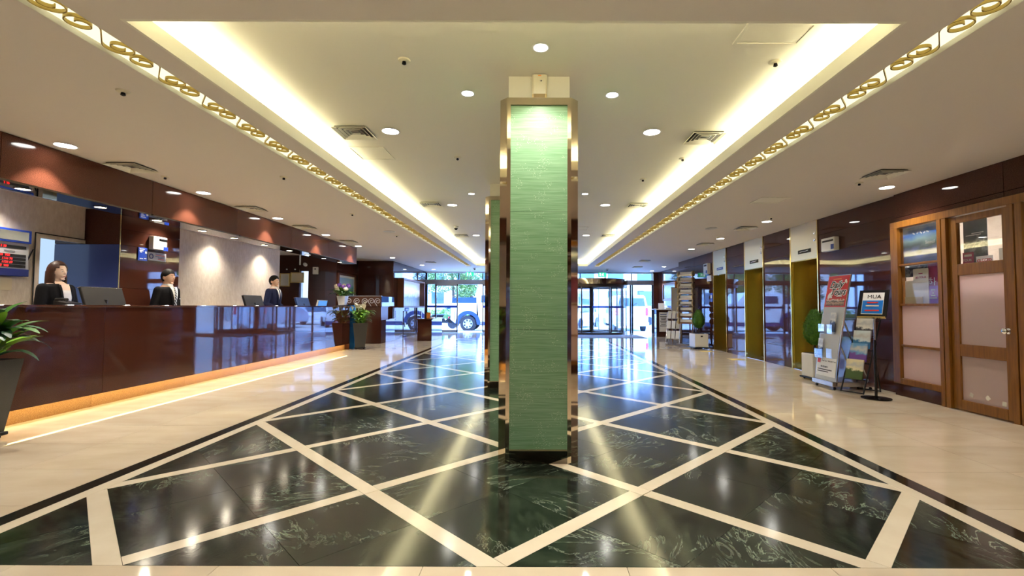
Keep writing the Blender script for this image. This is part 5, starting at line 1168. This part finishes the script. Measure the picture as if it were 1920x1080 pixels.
cd_ = curved('contact_sheet', 'white_print', -.215, .215, .17, .43, .005, .003); text('City Tour · ENGLISH Tour', .028, 'black_print', cd_, (.06, on_panel(.385, .012), .385), panel_rot(.385)); text('02-752-6011', .032, 'black_print', cd_, (-.03, on_panel(.30, .012), .30), panel_rot(.3), bold=.0006); bars(cd_, [(-.02, on_panel(.26, .010), .26, .16, 'black_print'), (-.06, on_panel(.232, .010), .232, .12, 'black_print')], .006)
B().box(-.2, -.13, -.001, .0, -.035, .035).done('logo', 'red_print', cd_, loc=(0, on_panel(.385, .01), .385), rot=(panel_rot(.385)[0] - PI / 2, 0, 0))
B().box(-.24, .24, -.02, .58, .05, .12, .006).done('base', 'steel', ds)
B().tube([(.15, .54, .12), (.15, lean(1.0) + .03, 1.05)], .011).done('strut', 'steel', ds); B().tube([(-.15, .54, .12), (-.15, lean(1.0) + .03, 1.05)], .011).done('strut', 'steel', ds)
for sx in (-.2, .2):
    for sy in (.03, .53): B().ball((sx, sy, .025), .025, .018, .025).done('castor', 'black_gloss', ds)
# folding brochure rack
rk = thing('brochure_rack', 'black folding wire rack holding four tiers of brochures', 'brochure rack', (4.29, 6.26, 0), -62)
for s in (-1, 1): B().tube([(s * .14, -.08, .02), (s * .14, .14, .48), (s * .14, .38, .98)], .011, 6).done('rail', 'black_metal', rk); B().tube([(s * .14, .34, .02), (s * .14, .20, .6)], .010, 6).done('back_leg', 'black_metal', rk)
for z, y in ((.03, -.08), (.03, .335), (.97, .375)): B().tube([(-.14, y, z), (.14, y, z)], .009, 6).done('cross_bar', 'black_metal', rk)
for k, (z, y, m_) in enumerate(((.32, .02, 3), (.53, .12, 2), (.70, .21, 1), (.87, .29, 0))):
    sh_ = B().box(-.13, .13, y - .05, y + .01, z - .13, z - .12).done('tray', 'black_metal', rk)
    B().box(-.105, .105, -.012, .012, -.125 + (.02 if k else 0), .14).done('brochure', 'brochure_print_%d' % m_, rk, loc=(0, y - .02, z), rot=(-.22, 0, .0))
# MUA sign on a pole
ss = thing('sign_stand', 'black pole stand with a tilted MUA sign', 'sign stand', (4.33, 5.93, 0), -52)
B().lathe([(.165, 0), (.165, .012), (.05, .022), (.016, .03)], 32).done('base', 'black_gloss', ss, True); B().tube([(0, 0, .02), (0, 0, .74)], .017, 12).done('pole', 'black_gloss', ss, True); B().tube([(0, 0, .74), (0, 0, 1.05)], .011, 12).done('upper_pole', 'steel', ss, True)
sg = B().box(-.16, .16, -.012, .0, -.19, .19, .004).done('sign_frame', 'black_metal', ss, loc=(0, -.03, 1.20), rot=(-.42, 0, 0)); B().box(-.115, .115, -.016, -.011, -.15, .15).done('sign_sheet', 'white_print', sg); B().box(-.11, .11, -.018, -.015, -.14, .04).done('sign_print', 'blue_slab', sg)
text('MUA', .07, 'black_print', sg, (.01, -.019, .09)); bars(sg, [(0, -.021, .01, .06, 'red_print'), (0, -.021, -.035, .07, 'paper_cream'), (0, -.021, -.10, .075, 'red_print')], .009); B().box(-.15, .15, -.03, .01, -.2, -.185).done('sign_ledge', 'brass_polish', sg)
# tall brochure tower
tw = thing('brochure_tower', 'tall silver brochure tower with round curled shelf ends', 'brochure stand', (4.50, 13.75, 0), -45)
for x in (-.18, .18): B().box(x - .014, x + .014, -.02, .02, .06, 2.1).done('upright', 'steel', tw)
spz = B().tube([(r_ * math.cos(a), 0, r_ * math.sin(a)) for r_, a in [(.02 + .055 * i / 24, 2 * PI * 1.5 * i / 24) for i in range(25)]], .011, 6).mesh('curled_end', 'brass_light', True)
for k in range(9):
    z = .66 + k * .175
    B().box(-.2, .2, -.10, .02, z, z + .012).done('shelf', 'steel', tw); B().box(-.18, .18, -.06, -.045, z + .012, z + .13).done('leaflet_row', 'white_print', tw, rot=(0, 0, 0)); B().box(-.2, .2, -.105, -.1, z, z + .05).done('shelf_lip', 'chrome', tw)
    for s in (-1, 1): B().lathe([(.02, -.02), (.085, -.02), (.085, .02), (.02, .02)], 20).xf(Matrix.Rotation(PI / 2, 4, 'Y')).done('curled_end', 'brass_light', tw, True, loc=(s * .225, -.05, z + .07))
B().box(-.26, .26, -.18, .18, .02, .07, .006).done('base', 'steel', tw)
for s in (-1, 1): B().ball((s * .2, -.1, .02), .02).done('castor', 'black_gloss', tw)
r2 = thing('leaflet_rack', 'slanted white leaflet rack in front of the brochure tower', 'brochure rack', (4.16, 14.0, 0), -30)
for k in range(3):
    z = .25 + k * .3; y = .02 + k * .07; B().box(-.2, .2, y - .05, y, z - .06, z - .045).done('tray', 'steel', r2)
    for q in (-.13, 0, .13): B().box(-.052, .052, -.006, .006, -.11, .13).done('leaflet', 'white_print', r2, loc=(q, y - .03, z + .06), rot=(-.3, 0, 0))
for s in (-1, 1): B().tube([(s * .2, -.1, 0), (s * .2, .22, 1.0)], .012).done('rail', 'steel', r2); B().tube([(s * .2, .3, 0), (s * .2, .2, .9)], .012).done('back_leg', 'steel', r2)
B().box(-.2, .2, -.12, -.08, .0, .03).done('foot_bar', 'steel', r2)
sb_ = thing('poster_stand', 'white free standing poster board behind the brochure tower', 'poster board', (4.62, 15.2, 0), -10); B().box(-.15, .15, -.015, .015, .95, 1.78, .004).done('board', 'paper', sb_); B().box(-.16, .16, -.02, .02, 1.78, 1.80).done('board_edge', 'wood', sb_)
for s in (-1, 1): B().tube([(s * .12, .0, 0), (s * .12, 0, .97)], .02).done('leg', 'wood', sb_)
# concierge desk on the right
kd = thing('concierge_desk', 'small granite concierge desk with a white notice on its front', 'desk', (5.03, 18.3, 0))
B().box(-.3, .3, -.25, .25, 0, 1.04).done('desk_body', 'brown_granite', kd); B().box(-.36, .36, -.3, .3, 1.04, 1.08, .004).done('desk_board', 'white_paint', kd); B().box(-.2, .12, -.256, -.251, .2, .95).done('front_notice', 'paper', kd)
bars(kd, [(-.04, -.257, .86, .12, 'navy_print')] + [(-.04, -.257, .78 - .06 * q, .13 - .02 * (q % 3), 'steel') for q in range(7)], .012)
tag(B().box(-.12, .12, -.01, .01, 0, .22).done('desk_notice', 'white_print', loc=(4.95, 18.15, 1.081), rot=(-.1, 0, 0)), 'white notice card standing on the concierge desk', 'notice')
tag(B().box(-.09, .09, -.13, .13, 0, .05, .006).done('paper_stack', 'paper', loc=(5.22, 18.3, 1.081)), 'stack of papers on the concierge desk', 'papers')

# ================================================================== LEFT END: BELL DESK, PODIUM
bd = thing('bell_desk', 'brown granite bell desk with a white scroll rail on top', 'desk', (0, 0, 0))
panels(bd, 'y', 14.28, 14.30, [-5.9, -5.3, -4.72], [0, 1.13], 'brown_granite', 'front_panel'); panels(bd, 'x', -4.74, -4.72, [14.30, 15.0, 15.68], [0, .72], 'brown_granite', 'side_panel')
B().box(-5.9, -4.742, 14.302, 15.0, 0, 1.128).done('carcass', 'dark_wood', bd); B().box(-5.92, -4.70, 14.26, 15.02, 1.13, 1.15, .002).done('desk_board', 'brown_granite', bd); B().box(-5.3, -4.70, 15.02, 15.69, .72, .74, .002).done('low_board', 'brown_granite', bd); B().box(-4.76, -4.742, 15.0, 15.68, 0, .72).done('low_carcass', 'dark_wood', bd)
B().box(-5.9, -4.76, 14.36, 14.38, 1.15, 1.45).done('rail_panel', 'dark_wood', bd); bp('rail_cap', -5.9, -4.74, 14.34, 14.40, 1.45, 1.47, 'steel', bd); bp('glass_screen', -4.75, -4.742, 14.40, 15.66, 1.15, 1.45, 'clear_glass', bd)
def curl():
    pts = []
    for i in range(31):
        f = i / 30; r_ = .018 + .085 * f; a = 2 * PI * 1.6 * f + .4; pts.append((r_ * math.cos(a), r_ * math.sin(a)))
    e = pts[-1]; pts += [(e[0] + .06, e[1] - .1), (e[0] + .13, e[1] - .13)]
    return B().ribbon(pts, .016, -.006, .006).xf(Matrix.Rotation(PI / 2, 4, 'X')).mesh('curl', 'white_paint', True)
cme = curl()
for x in (-5.75, -5.5, -5.25, -5.05, -4.86): place('curl', cme, bd, (x, 14.35, 1.30))
pd = thing('podium', 'low brown granite podium table in the hall near the entrance', 'podium', (-3.68, 16.3, 0))
B().box(-.24, .24, -.78, .95, 0, .70, .004).done('podium_body', 'brown_granite', pd); B().box(-.28, .28, -.82, 1.0, .70, .735, .004).done('podium_board', 'brown_granite', pd)
tag(B().box(-.07, .07, -.05, .05, 0, .2, .01).done('orange_box', 'orange_print', loc=(-3.72, 16.3, .736)), 'small orange box standing on the podium', 'box')
st = thing('podium_phone', 'white telephone at the right end of the podium', 'phone', (-3.5, 15.9, .736)); B().prism([(-.07, 0), (.07, 0), (.07, .05), (-.07, .025)], lambda u, v, w: (-.08 + .16 * w, u, v)).done('phone_body', 'white_plastic', st); B().tube([(-.06, -.06, .055), (-.06, 0, .065), (-.06, .06, .055)], [.02, .013, .02]).done('handset', 'navy_print', st, True)
sp_ = thing('stanchion', 'slim chrome stanchion against the left wall by the entrance', 'stanchion', (-4.45, 18.2, 0)); B().lathe([(.15, 0), (.15, .015), (.03, .03)], 24).done('base', 'chrome', sp_, True); B().tube([(0, 0, .02), (0, 0, .92)], .02, 12).done('pole', 'chrome', sp_, True); B().ball((0, 0, .94), .03).done('knob', 'chrome', sp_, True)
